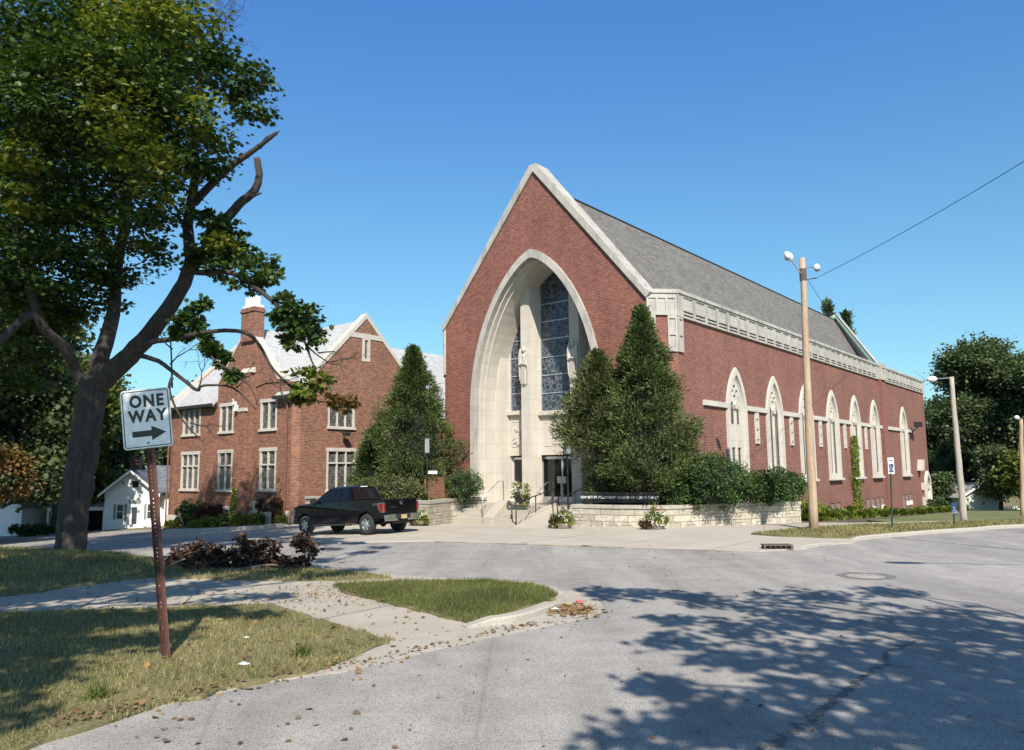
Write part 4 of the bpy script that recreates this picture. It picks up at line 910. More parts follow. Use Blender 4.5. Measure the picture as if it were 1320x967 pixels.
for xq in (-.35, XLW-.07): MB().tube([(xq, -.4, 7.0), (xq, -.12, 6.6), (xq, -.12, -1.5)], .06, 8).build('downpipe', pbm, HL)
m = MB(); m.box(-6.28, -6.08, -.22, 0, 6.95, 7.15); m.prism([(-6.02, 6.5), (-5.8, 6.5), (-5.75, 6.9), (-5.9, 6.85)], (), **FR(0), d0=.05, d1=.3); m.tube([(-6.1, 0, 6.8), (-6.1, -.3, 7.3)], .05, 6); m.build('flood_light', 'whitefix', HL)
m = MB(); m.tube([(hx, 3.6, 5.0), (hx+.35, 3.6, 4.9)], .04, 6); m.box(hx+.3, hx+.6, 3.4, 3.8, 4.75, 4.98); m.build('wall_lamp', 'plastic', HL)
m = MB(); m.box(-1.3, -.75, -1.15, -.75, -.9, .15); o = m.build('ac_unit', 'alum'); o.location = tuple(HO); o.rotation_euler = (0, 0, RZ)
tag(o, 'grey metal utility unit beside the burgundy bush at the hall corner', 'utility box')

# ------------------------------------------------------------------ pickup truck
def pickup():
    pa = ong(473, 691); pb = ong(395, 691.5); hd = math.atan2(pb[1]-pa[1], pb[0]-pa[0])
    # local axes: x forward, y left side; left wheels at y=+.84
    c = (pa[:2]+pb[:2])/2; fwd = np.array([math.cos(hd), math.sin(hd)]); left = np.array([-fwd[1], fwd[0]])
    ctr = c-left*.90; zc = g(*ctr)+.03
    T = empty('pickup_truck', (ctr[0], ctr[1], zc), hd, 'black extended cab pickup truck parked on the concrete in front of the brick hall', 'truck')
    T.rotation_euler = (0, math.radians(2.6), hd)
    wb = 1.85; R = .40; wd = .985
    def arch(x0, r, a0=PI, a1=0, n=10): return [(x0+r*math.cos(a0+(a1-a0)*i/n), .40+r*math.sin(a0+(a1-a0)*i/n)) for i in range(n+1)]
    # lower body side profile (x, z), front at +x
    low = [(-2.92, .62), (-2.92, 1.02)]
    prof = [(-2.95, .60)]+[(-wb-.50, .50)]+arch(-wb, .50)+[(-wb+.50, .46), (wb-.50, .46)]+arch(wb, .50)+[(wb+.5, .46), (2.78, .44), (2.93, .62), (2.94, .95), (2.86, 1.16), (2.3, 1.24), (1.35, 1.30), (-.55, 1.32), (-2.95, 1.34)]
    def belt(z): return wd-.05*max(0, (z-.95))/.4-.05*max(0, (.75-z))/.3
    m = MB(); k = len(prof)
    tess = tessellate_polygon([[Vector((a, b, 0)) for a, b in prof]])
    for sgn in (1, -1):
        outer = [(a, sgn*(belt(b)-(.12*max(0, (a-2.3)/.6)**2)), b) for a, b in prof]; inner = [(a, sgn*.72, b) for a, b in prof]
        fs = [tuple(t) for t in tess]; fs += [tuple(i+k for i in t) for t in tess]; fs += [(i, (i+1) % k, (i+1) % k+k, i+k) for i in range(k)]
        m.add(outer+inner, fs)
    # bonnet, firewall block, front end
    m.add([(1.2, -.93, 1.28), (2.3, -.92, 1.22), (2.88, -.8, 1.13), (2.88, .8, 1.13), (2.3, .92, 1.22), (1.2, .93, 1.28), (1.2, -.6, 1.36), (2.3, -.6, 1.30), (2.86, -.5, 1.2), (2.86, .5, 1.2), (2.3, .6, 1.30), (1.2, .6, 1.36)],
          [(0, 1, 7, 6), (1, 2, 8, 7), (6, 7, 10, 11), (7, 8, 9, 10), (11, 10, 4, 5), (10, 9, 3, 4)])
    m.box(2.5, 2.9, -.84, .84, .5, 1.12); m.box(-.5, 2.5, -.8, .8, .5, 1.2); m.box(-2.9, -.5, -.8, .8, .62, .80)
    body = m.build('body', 'paint', T, bevel=.018)
    # cab greenhouse
    m = MB(); zb, zt = 1.30, 1.93
    secs = [(1.36, .90, 1.30), (.55, .74, 1.88), (.2, .73, 1.93), (-.45, .73, 1.935), (-.62, .73, 1.90), (-.92, .88, 1.31)]
    bot = [(1.36, .92), (-.92, .92)]; top = [(.50, .72), (-.66, .72)]
    m.add([(1.38, .93, zb), (1.38, -.93, zb), (-.95, -.93, zb), (-.95, .93, zb), (.48, .71, 1.88), (.48, -.71, 1.88), (-.70, -.71, 1.88), (-.70, .71, 1.88), (.30, .60, 1.94), (.30, -.60, 1.94), (-.58, -.60, 1.94), (-.58, .60, 1.94)],
          [(0, 4, 5, 1), (1, 5, 6, 2), (2, 6, 7, 3), (3, 7, 4, 0), (4, 8, 9, 5), (5, 9, 10, 6), (6, 10, 11, 7), (7, 11, 8, 4), (8, 11, 10, 9)])
    m.build('cab', 'paint', T, bevel=.03)
    def face(pts, off):
        a, b, c = Vector(pts[0]), Vector(pts[1]), Vector(pts[2]); n = (b-a).cross(c-a).normalized()*off; m.add([Vector(p)+n for p in pts], [tuple(range(len(pts)))])
    yy = lambda z, s: s*(.93-.22*(z-1.30)/.58+.012)
    for s_ in (1, -1):
        for poly in ([(1.16, 1.35), (.50, 1.82), (.10, 1.83), (.06, 1.35)], [(-.02, 1.35), (.02, 1.83), (-.24, 1.83), (-.28, 1.35)], [(-.36, 1.35), (-.33, 1.83), (-.62, 1.82), (-.80, 1.40)]):
            MB().add([(a, yy(b, s_), b) for a, b in poly], [tuple(range(4))]).build('side_window', 'tint', T)
    MB().add([(1.34, .80, 1.36), (1.34, -.80, 1.36), (.56, -.66, 1.86), (.56, .66, 1.86)], [(0, 1, 2, 3)]).build('windscreen', 'tint', T).location = (.03, 0, .02)
    MB().add([(-.955, .78, 1.37), (-.955, -.78, 1.37), (-.735, -.64, 1.83), (-.735, .64, 1.83)], [(3, 2, 1, 0)]).build('rear_window', 'tint', T).location = (-.012, 0, .005)
    MB().box(-.80, -.72, -.16, .16, 1.90, 1.935).build('high_brake_light', 'white', T)
    m = MB(); m.box(-2.85, -.97, -.82, .82, .80, .84); m.box(-1.0, -.95, -.9, .9, .8, 1.34); m.build('bed_floor', 'plastic', T)
    m = MB(); m.prism([(-.86, .68), (.86, .68), (.88, 1.32), (-.88, 1.32)], (), (-2.93, 0, 0), (0, -1, 0), (0, 0, 1), 0, .06); m.prism([(-.7, .80), (.7, .80), (.72, 1.16), (-.72, 1.16)], (), (-2.93, 0, 0), (0, -1, 0), (0, 0, 1), .06, .075)
    tg = m.build('tailgate', 'paint', T, bevel=.01)
    m = MB(); m.lathe([(.001, -3.02), (.075, -3.018), (.085, -3.0)], (0, 0, 1.18), 'x', 16); m.build('oval_badge', 'chrome', tg); MB().box(-3.015, -3.0, -.13, .13, 1.235, 1.275).build('handle', 'plastic', tg)
    MB().box(-3.012, -3.003, .30, .62, 1.02, 1.04).build('name_badge', 'chrome', tg)
    for s_ in (1, -1):
        tl = MB().prism([(-2.96, .86), (-2.96, 1.19), (-2.70, 1.19), (-2.70, 1.04), (-2.82, .88)], (), (0, s_*.955, 0), (1, 0, 0), (0, 0, 1), -.04 if s_ > 0 else -.02, .02 if s_ > 0 else .04).build('tail_light', 'redlens', T)
        MB().box(-2.995, -2.96, min(s_*.90, s_*.965), max(s_*.90, s_*.965), .87, 1.18).build('lens', 'redlens', tl)
        MB().prism([(-2.985, .83), (-2.985, 1.22), (-2.66, 1.22), (-2.66, 1.02), (-2.81, .84)], [[(-2.955, .87), (-2.955, 1.185), (-2.70, 1.185), (-2.70, 1.04), (-2.82, .88)]], (0, s_*.955, 0), (1, 0, 0), (0, 0, 1), -.05 if s_ > 0 else -.035, .035 if s_ > 0 else .05).build('bezel', 'chrome', tl)
        MB().box(2.80, 2.90, min(s_*.55, s_*.88), max(s_*.55, s_*.88), .82, 1.08).build('headlight', 'lens', T)
        m = MB(); m.box(1.12, 1.22, min(s_*.93, s_*1.04), max(s_*.93, s_*1.04), 1.36, 1.40); m.box(1.06, 1.24, min(s_*1.02, s_*1.20), max(s_*1.02, s_*1.20), 1.30, 1.52); m.build('mirror', 'plastic', T, bevel=.02)
        MB().tube([(1.2, s_*1.0, .40), (-1.1, s_*1.0, .40)], .04, 8).build('running_board', 'plastic', T)
        MB().tube([(.18, s_*.965, 1.17), (-.02, s_*.965, 1.17)], .018, 6).build('door_handle', 'plastic', T)
        m = MB()
        for x in (1.22, -.32, -.95): m.box(x-.004, x+.004, s_*.93 if s_ > 0 else -.972, .972 if s_ > 0 else -.93, .55, 1.27)
        m.build('door_seam', 'dark', T)
    text_mesh('4X4', .17, .004, 'side_decal', 'chrome', T, (-2.38, .955, 1.15), (PI/2, 0, PI), 1.1)
    m = MB(); m.prism([(-.95, .50), (-.28, .50), (-.28, .56), (.28, .56), (.28, .50), (.95, .50), (.97, .74), (.40, .76), (.38, .68), (-.38, .68), (-.40, .76), (-.97, .74)], (), (-2.96, 0, 0), (0, -1, 0), (0, 0, 1), 0, .14); bm = m.build('rear_bumper', 'chrome', T, bevel=.02)
    MB().box(-3.14, -3.10, -.38, .38, .56, .76).build('bumper_step', 'plastic', bm)
    pl = MB().box(-3.16, -3.14, -.155, .155, .56, .72).build('number_plate', 'plate', bm)
    MB().box(-2.985, -2.95, -.5, .5, .38, .50).build('hitch', 'plastic', T)
    MB().box(2.86, 3.03, -.93, .93, .46, .72).build('front_bumper', 'chrome', T, bevel=.03); MB().box(2.88, 2.95, -.52, .52, .76, 1.10).build('grille', 'chrome', T)
    m = MB(); m.box(-2.7, 2.4, -.45, -.33, .42, .55); m.box(-2.7, 2.4, .33, .45, .42, .55); m.tube([(-wb, -.8, .4), (-wb, .8, .4)], .06, 8); m.ball((-wb, 0, .38), .14, 10); m.tube([(wb, -.8, .4), (wb, .8, .4)], .05, 8); m.tube([(-2.75, -.55, .42), (-1.0, -.5, .42)], .07, 8); m.build('chassis', 'plastic', T)
    for x in (-wb, wb):
        for s_ in (1, -1):
            m = MB(); w = .135; yc = s_*.86
            m.lathe([(.235, -w), (.34, -w), (.385, -w+.03), (R, -w+.07), (R, w-.07), (.385, w-.03), (.34, w), (.245, w), (.235, w-.02), (.235, -w)], (x, yc, .40), 'y', 36, False)
            wh = m.build('wheel', 'tyre', T, smooth=False)
            m = MB(); m.lathe([(.24, -.10), (.245, .10), (.225, .115), (.215, .07), (.21, -.1)], (x, yc, .40), 'y', 30, False)
            fy = yc+s_*.095
            for q in range(6):
                a = q*PI/3+.3; ca, sa = math.cos(a), math.sin(a); cb, sb = -math.sin(a), math.cos(a)
                pts = [(.05*ca-.045*cb, .05*sa-.045*sb), (.05*ca+.045*cb, .05*sa+.045*sb), (.23*ca+.045*cb, .23*sa+.045*sb), (.23*ca-.045*cb, .23*sa-.045*sb)]
                m.add([(x+p[0], fy, .40+p[1]) for p in pts]+[(x+p[0], fy-s_*.04, .40+p[1]) for p in pts], [(0, 1, 2, 3), (7, 6, 5, 4), (0, 4, 5, 1), (1, 5, 6, 2), (2, 6, 7, 3), (3, 7, 4, 0)])
            m.lathe([(.001, -.03), (.07, -.03), (.075, .03), (.001, .03)], (x, yc+s_*.09, .40), 'y', 14)
            m.build('rim', 'alloy', wh, smooth=False)
            m = MB(); m.lathe([(.21, -.02), (.21, .02), (.001, .02)], (x, yc+s_*.03, .40), 'y', 20); m.build('brake_disc', 'plastic', wh)
pickup()
for T_ in [o for o in bpy.data.objects if o.name == 'pickup_truck']:
    for o in T_.children_recursive:
        if o.type == 'MESH' and o.name.split('.')[0] not in ('wheel', 'rim', 'brake_disc', 'side_decal'):
            for v in o.data.vertices:
                x = v.co.x+o.location.x
                if x > 1.85: x = 1.85+(x-1.85)*.80
                elif x < -1.85: x = -1.85+(x+1.85)*.90
                v.co.x = x-o.location.x

# ------------------------------------------------------------------ one way sign
sb = ong(213, 853); top = at(190, 540, sb[1]-.12)
SG = empty('one_way_sign', (sb[0], sb[1], 0), 0, 'white ONE WAY sign with black arrow on a leaning rusty perforated post', 'road sign')
ax_ = Vector(tuple(top-sb)).normalized(); Lp = 3.68
rightv = Vector((math.cos(math.radians(6)), math.sin(math.radians(6))*1, 0)); rightv = (rightv-ax_*rightv.dot(ax_)).normalized(); back = rightv.cross(ax_)*-1   # back points away (+Y)
MT = Matrix((rightv, back, ax_)).transposed().to_4x4()
def SGp(o): o.matrix_parent_inverse = Matrix.Identity(4); o.matrix_local = MT @ o.matrix_local; return o
m = MB(); m.box(-.024, -.008, -.004, .004, -.25, Lp); m.box(.008, .024, -.004, .004, -.25, Lp)
for k in range(67): m.box(-.008, .008, -.004, .004, -.22+.0558*k, -.22+.0558*k+.039)
for q in (-1, 1): m.add([(q*.024, -.004, -.25), (q*.05, .03, -.25), (q*.062, .03, -.25), (q*.062, .036, -.25), (q*.046, .036, -.25), (q*.022, .004, -.25)]+[(q*.024, -.004, Lp), (q*.05, .03, Lp), (q*.062, .03, Lp), (q*.062, .036, Lp), (q*.046, .036, Lp), (q*.022, .004, Lp)], [(i, (i+1) % 6, (i+1) % 6+6, i+6) for i in range(6)]+[(0, 1, 2, 3, 4, 5), (6, 7, 8, 9, 10, 11)]); SGp(m.build('post', 'rust', SG))
cz = 3.27
def rr(w, h, r, n=6): return [(sx*(w-r)+r*math.cos(a), sz*(h-r)+r*math.sin(a)) for sx, sz, a0 in ((1, 1, 0), (-1, 1, PI/2), (-1, -1, PI), (1, -1, 1.5*PI)) for a in [a0+PI/2*i/n for i in range(n+1)]]
hw, hh = .325, .405
S = MB().prism(rr(hw, hh, .045), (), (0, -.028, cz), (1, 0, 0), (0, 0, 1), 0, .004); fc = SGp(S.build('sign_panel', 'signface', SG))
def onface(m_, name): 
    o = m_.build(name, 'signblack', fc); o.matrix_local = Matrix.Identity(4); return o
fr = dict(o=(0, -.033, cz), u=(1, 0, 0), v=(0, 0, 1))
onface(MB().prism(rr(hw-.018, hh-.018, .034), [rr(hw-.030, hh-.030, .024)], **fr, d0=0, d1=.0015), 'border')
onface(MB().prism([(-.20, -.245), (.055, -.245), (.055, -.305), (.245, -.205), (.055, -.105), (.055, -.165), (-.20, -.165)], (), **fr, d0=0, d1=.0015), 'arrow')
onface(MB().lathe([(.001, -.0375), (.012, -.0375), (.014, -.034), (.014, -.033)], (0, 0, cz-.335), 'y', 10), 'bolt')
for t_, z_, s_ in (('ONE', .235, .205), ('WAY', .03, .205)):
    text_mesh(t_, .222, .0008, 'lettering', 'signblack', fc, (0.015, -.035, cz+z_), (PI/2, 0, 0), .88, .009, 1.2)

# ------------------------------------------------------------------ poles, lamps, wires
def wooden_pole(name, base, top, r0, r1, mat, label, lean=None, group=None):
    R = empty(name, tuple(base), 0, label, 'pole', group); d = Vector(tuple(np.array(top)-np.array(base))); m = MB()
    n = 12; pts = [d*(i/n)+Vector((random.uniform(-.015, .015), random.uniform(-.015, .015), 0)) for i in range(n+1)]; pts[0].z = -.4
    m.tube(pts, [r0+(r1-r0)*i/n for i in range(n+1)], 14); m.build('pole', mat, R, smooth=True)
    return R, d
pb = ong(1049, 685); pt = at(1034, 333, pb[1])
P1, d1 = wooden_pole('utility_pole', pb, pt, .185, .115, 'wood', 'tall light brown wooden pole with two floodlights at the forecourt corner')
def cobra(parent, p, q, name='street_light', s=1.):
    """lamp head from p (arm start) to q (head end)"""
    p = Vector(p); q = Vector(q); d = (q-p).normalized(); m = MB(); a = p+(q-p)*.62
    m.tube([p, a], .03*s, 8); arm = m.build('arm', 'steel', parent)
    m = MB(); n = 8; pts = [a+(q-a)*i/n for i in range(n+1)]; m.tube(pts, [r*s for r in (.05, .10, .15, .17, .175, .165, .14, .10, .03)], 12)
    m.build('lamp_head', 'whitefix', arm, smooth=True); m = MB(); m.ball(a+(q-a)*.58-Vector((0, 0, .10*s)), (.15*s, .15*s, .10*s), 10); m.build('lens', 'lens', arm, smooth=True)
hd = Vector(tuple(pt-pb))
cobra(P1, hd+Vector((0, 0, -.35)), Vector(tuple(at(1057, 345, pb[1]-.4)-pb)), s=.85)
cobra(P1, hd+Vector((0, 0, -.75)), Vector(tuple(at(1012, 325, pb[1]-.5)-pb)), s=.95)
m = MB(); m.tube([hd+Vector((0, 0, -.95)), hd+Vector((0, 0, -.45))], .14, 12); m.tube([hd+Vector((.1, 0, -.9)), hd+Vector((.55, -.1, -.85))], .02, 6); m.build('bracket', 'iron', P1)
p2b = ong(1243, 673); p2t = at(1226, 486, p2b[1])
P2, d2 = wooden_pole('street_lamp', p2b, p2t, .16, .10, 'wood_grey', 'leaning grey wooden lamp pole on the verge past the church')
cobra(P2, Vector(tuple(p2t-p2b))+Vector((0, 0, -.05)), Vector(tuple(at(1196, 489, p2b[1]-.6)-p2b)), s=.85)
p3b = at(1318, 655, 50); p3b[2] = g(p3b[0], p3b[1]); p3t = at(1316, 540, 50)
P3, d3 = wooden_pole('street_lamp', p3b, p3t, .16, .11, 'wood', 'reddish wooden lamp pole at the right edge before the trees')
cobra(P3, Vector(tuple(p3t-p3b))+Vector((.1, 0, 0)), Vector(tuple(at(1309, 538, 49)-p3b)), s=.8)
# street lamp beside the road (right of the view), it throws its shadow over the asphalt
SLb = np.array([19.2, 9.0, 0]); SL = empty('street_lamp', tuple(SLb), 0, 'tall steel street lamp with long arm on the right side of the street', 'street lamp')
MB().tube([(0, 0, 0), (0, 0, 8.4), (-.6, .1, 9.0)], [.1, .08, .05], 10).build('pole', 'steel', SL); MB().tube([(-.6, .1, 9.0), (-7.2, 1.4, 9.35)], .028, 8).build('arm', 'steel', SL)
MB().tube([(-7.2, 1.4, 9.35), (-7.5, 1.45, 9.35), (-8.0, 1.55, 9.33), (-8.15, 1.6, 9.3)], [.08, .17, .15, .05], 10).build('lamp_head', 'whitefix', SL, smooth=True)
def wire(name, a, b, sag, label, r=.011, n=20):
    a = Vector(a); b = Vector(b); m = MB(); m.tube([a+(b-a)*(i/n)-Vector((0, 0, 4*sag*(i/n)*(1-i/n)))-a for i in range(n+1)], r, 5); o = m.build(name, 'plastic'); o.location = a; return tag(o, label, 'wire')
wA = at(1055, 357, pb[1]-.2)
wire('overhead_wire', tuple(wA), (16.2, 6.5, 12.8), .55, 'black overhead wire running from the wooden pole up to the right', .011)
wire('overhead_wire', tuple(at(1042, 362, pb[1]+.1)), tuple(at(1120, 470, 66)), .3, 'thin dark wire from the wooden pole down behind the church roof', .010)
wire('overhead_wire', tuple(at(1178, 478, 75)), tuple(at(1228, 503, 38)), .2, 'short thin wire between the church end and the grey lamp pole', .012)

def hcsign(px, py, htop, hbot, base, label, wide=.22, pm='white'):
    b = ong(*base); R = empty('parking_sign', tuple(b), 0, label, 'parking sign'); t = at(px, htop, b[1]); q = at(px, hbot, b[1]); zt = t[2]-b[2]; zb = q[2]-b[2]; dx = t[0]-b[0]
    a = math.radians(28); u = Vector((math.cos(a), -math.sin(a), 0))
    MB().tube([(0, 0, -.3), (dx, .0, zt)], .035, 8).build('post', mottled('green_post', (.02, .035, .025), (.03, .05, .035), 3), R)
    f = dict(o=(dx, -.03, 0), u=u, v=(0, 0, 1)); w = wide/2
    p = MB().prism(rect(-w, w, zb, zt), (), **f, d0=.01, d1=.016).build('sign_panel', pm, R)
    h = zt-zb
    MB().prism(rect(-w+.03, w-.03, zb+h*.10, zb+h*.62), (), **f, d0=.016, d1=.019).build('blue_field', 'blue', p)
    m = MB(); cz_ = zb+h*.36
    def F3(a_, b_): return Vector((dx, -.03, 0))+u*a_+Vector((0, 0, b_))+u.cross(Vector((0, 0, 1)))*.021
    m.tube([F3(-.03, cz_+.1), F3(-.02, cz_), F3(.05, cz_-.01), F3(.07, cz_-.1)], .008, 5); m.ball(F3(-.03, cz_+.13), .018, 6)
    m.tube([F3(-.01+.06*math.cos(q_), cz_-.04+.06*math.sin(q_)) for q_ in [PI*.75+i*PI*1.25/8 for i in range(9)]], .007, 5); m.build('wheelchair_symbol', 'white', p)
    MB().prism(rect(-w+.04, w-.04, zb+h*.78, zb+h*.84), (), **f, d0=.016, d1=.019).build('text_bar', 'blue', p)
    return R
hcsign(1147.5, 0, 590, 611, (1150, 684.5), 'white and blue accessible parking sign on a dark green post before the basement windows')
hcsign(1229.5, 0, 648, 664, (1229.5, 681), 'small blue parking sign edge-on beside the leaning grey lamp pole', .16, 'blue')

# church name sign in the planter, lamps
CSb = L2W(-2.5, -1.85); c2 = L2W(.95, -1.05); ua = math.atan2(c2[1]-CSb[1], c2[0]-CSb[0]); Ls = math.dist(CSb[:2], c2[:2])
CS = empty('church_name_sign', (CSb[0], CSb[1], .82), ua, 'long low black name sign with white capitals on the planter wall', 'sign')
MB().box(0, Ls, 0, .10, .20, .62).build('board', 'black', CS)
m = MB(); m.box(.05, .13, .02, .08, -.1, .3); m.box(Ls-.13, Ls-.05, .02, .08, -.1, .3); m.build('post', 'black', CS); MB().box(-.01, Ls+.01, -.01, .11, .62, .645).build('top_edge', 'iron', CS)
text_mesh('NEW BETHEL FELLOWSHIP  CHURCH OF GOD IN CHRIST', .155, .002, 'lettering', 'white', CS, (Ls/2-.08, -.006, .43), (PI/2, 0, 0), .90, .002)
def lantern(loc, zt, label, h=.5, w=.14, extra=False):
    R = empty('lamp_post', loc, 0, label, 'lamp post'); H_ = zt-loc[2]
    MB().tube([(0, 0, -.1), (0, 0, H_-h)], .045, 10).build('post', 'black', R)
    m = MB(); m.box(-w-.03, w+.03, -w-.03, w+.03, H_-h, H_-h+.05); m.prism([(-w-.05, -w-.05), (w+.05, -w-.05), (w+.05, w+.05), (-w-.05, w+.05)], (), (0, 0, 0), (1, 0, 0), (0, 1, 0), H_-.05, H_)
    for sx in (-1, 1):
        for sy in (-1, 1): m.box(sx*w-.012, sx*w+.012, sy*w-.012, sy*w+.012, H_-h, H_)
    m.build('lantern_frame', 'black', R); MB().box(-w+.012, w-.012, -w+.012, w-.012, H_-h+.05, H_-.05).build('lantern_glass', 'lens', R)
    if extra: MB().box(.05, .5, -.02, .02, H_-h-1.0, H_-h-.85).build('name_plate', 'white', R)
a = L2W(-10.6, -3.6); lantern((a[0], a[1], .98), 4.2, 'black lantern post with small white plate beside the conical evergreen', .85, .12, True)
a = L2W(-2.15, -1.7); b = at(731, 572, a[1]); lantern((b[0]+.0, a[1], .82), b[2], 'black lantern post in front of the double doors below the juniper branch', .5, .16)

# ------------------------------------------------------------------ houses on the left
def gable_house(loc, rz, w, d, he, hr, label, wall='siding', roofm='shingle_blue', ov=.35, dz=3., name='house'):
    """gable faces local -y; w along x"""
    R = empty(name, loc, rz, label, 'house')
    m = MB(); m.prism([(-w/2, -dz), (w/2, -dz), (w/2, he), (0, hr), (-w/2, he)], (), (0, 0, 0), (1, 0, 0), (0, 0, 1), -d, 0); m.build('wall', wall, R)
    sl = (hr-he)/(w/2); m = MB(); e = ov
    for s_ in (-1, 1):
        x = s_*(w/2+e); z = he-sl*e+.06; pts = [(x, -.45, z), (0, -.45, hr+.06), (0, d+.3, hr+.06), (x, d+.3, z)]
        if s_ > 0: pts = pts[::-1]
        pts = pts[::-1]; slab(m, pts, .10)
    m.build('roof', roofm, R)
    m = MB()
    for s_ in (-1, 1): m.prism([(0, hr+.08), (s_*(w/2+e), he-sl*e+.08), (s_*(w/2+e), he-sl*e-.14), (0, hr-.14)], (), (0, -.46, 0), (1, 0, 0), (0, 0, 1), 0, .04)
    m.build('bargeboard', 'white', R)
    return R
def sash(R, x, z, w, h, y=0., shutters=False, name='window', shade='shingle_pale'):
    fo = MB().prism(rect(x-w/2-.08, x+w/2+.08, z-.08, z+h+.08), [rect(x-w/2, x+w/2, z, z+h/2-.02), rect(x-w/2, x+w/2, z+h/2+.02, z+h)], (0, y, 0), (1, 0, 0), (0, 0, 1), 0, .06).build(name, 'white', R)
    MB().box(x-w/2, x+w/2, y-.03, y-.004, z, z+h).build('pane', 'houseglass', fo)
    if shutters:
        for s_ in (-1, 1): MB().box(min(x+s_*(w/2+.10), x+s_*(w/2+.26)), max(x+s_*(w/2+.10), x+s_*(w/2+.26)), y-.05, y-.005, z-.05, z+h+.05).build('shutter', 'darkshut', R)
M_['darkshut'] = plain('grey_shutter', (.20, .22, .24), .6)
b = at(167, 684, 62); hz0 = 2.5-(684-611)/1005*62
# white cottage: gable faces the street
H1 = gable_house((b[0], 62, hz0), math.radians(5), 4.0, 9.5, 3.1, 4.75, 'white gabled cottage with shutters, front door and grey roof beside the brick hall')
sash(H1, -.78, 1.0, .46, 1.1, 0, True); sash(H1, 1.5, 1.0, .40, 1.1, 0, True)
dd = MB().box(-.02, .68, -.06, 0, 0, 2.15).build('front_door', 'white', H1); MB().box(.14, .52, -.09, -.06, .6, 1.9).build('door_pane', 'houseglass', dd); MB().box(-.1, .76, -.12, 0, 2.25, 2.45).build('lamp_board', 'shingle_pale', dd)
MB().box(.05, .5, -.07, -.005, 3.45, 3.9).build('attic_vent', 'dark', H1)
m = MB(); slab(m, [(0, 2.5, 5.15), (9, 2.5, 5.2), (9, -0.2+2.5-2.2, 3.1), (1.9, -.2+2.5-2.2, 3.1)][::-1], .1); m.build('side_roof', 'shingle_blue', H1); MB().box(2.02, 9, .7, 8, -3, 3.1).build('side_wing', 'siding', H1)
MB().box(-2.2, -1.4, 5, 5.8, 3.2, 5.9).build('chimney', 'brick2', H1)
# neighbour with dormer and porch
b = at(91, 684, 64)
H2 = empty('house', (b[0], 64, hz0-.1), math.radians(5), 'grey roofed white house with small dormer and screened porch left of the cottage', 'house')
MB().box(-3.5, 3.4, 0, 8, -3, 2.7).build('wall', 'siding', H2)
m = MB(); slab(m, [(-3.8, -.5, 2.65), (3.9, -.5, 2.65), (3.9, 4, 4.75), (-3.8, 4, 4.75)]); slab(m, [(3.9, 8.5, 2.65), (-3.8, 8.5, 2.65), (-3.8, 4, 4.75), (3.9, 4, 4.75)]); m.build('roof', 'shingle_pale', H2)
m = MB(); m.prism([(-.6, 2.9), (.6, 2.9), (.6, 3.6), (0, 4.15), (-.6, 3.6)], (), (2.1, .4, 0), (1, 0, 0), (0, 0, 1), -2.5, 0); dm = m.build('dormer', 'siding', H2); m = MB(); slab(m, [(2.9, .15, 3.4), (2.9, 2.9, 3.4), (2.1, 2.9, 4.25), (2.1, .15, 4.25)], .08); slab(m, [(2.1, .15, 4.25), (2.1, 2.9, 4.25), (1.3, 2.9, 3.4), (1.3, .15, 3.4)], .08); m.build('dormer_roof', 'shingle_pale', dm)
sash(H2, 2.1, 3.05, .42, .5, .4)
m = MB(); slab(m, [(-1.0, -2.0, 2.0), (3.4, -2.0, 2.0), (3.4, 0, 2.5), (-1.0, 0, 2.5)], .1); m.build('porch_roof', 'white', H2)
m = MB()
for x in (-.9, .6, 2.0, 3.3): m.box(x-.06, x+.06, -1.95, -1.83, -3, 2.0)
m.box(-.9, 3.3, -1.93, -1.87, 1.75, 2.0); m.box(-.9, 2.0, -1.93, -1.87, -2, .7); m.build('porch_post', 'white', H2); MB().box(-.8, 3.2, -.2, -.05, 0, 1.95).build('porch_screen', 'dark', H2)
b = at(45, 684, 66)
H3 = gable_house((b[0], 66, hz0-.2), math.radians(5), 5.8, 9, 2.4, 4.1, 'blue-grey house half hidden by the orange tree', 'bluesiding', 'shingle_blue')
m = MB(); slab(m, [(0, 3.5, 4.6), (6.8, 3.5, 4.6), (6.8, .2, 2.6), (0, .2, 2.6)][::-1], .1); m.build('side_roof', 'shingle_blue', H3); MB().box(2.5, 6.4, .9, 7, -3, 2.6).build('side_wing', 'bluesiding', H3)
sash(H3, -.9, .7, .8, 1.2, 0); sash(H3, .8, .7, .8, 1.2, 0); MB().box(-2.9, 2.9, -2.2, -2.1, -1, .35).build('porch_wall', 'bluesiding', H3)
m = MB(); [m.box(x-.07, x+.07, -2.25, -2.1, -1, 2.1) for x in (-2.8, -.9, .9, 2.8)]; m.box(-3, 3, -2.3, 0, 2.1, 2.25); m.build('porch_post', 'white', H3)
b = at(-18, 684, 60)
H4 = gable_house((b[0], 60, hz0-.1), math.radians(5), 5.0, 8, 2.3, 3.9, 'white house corner at the left edge under the orange tree', 'siding', 'shingle_pale')
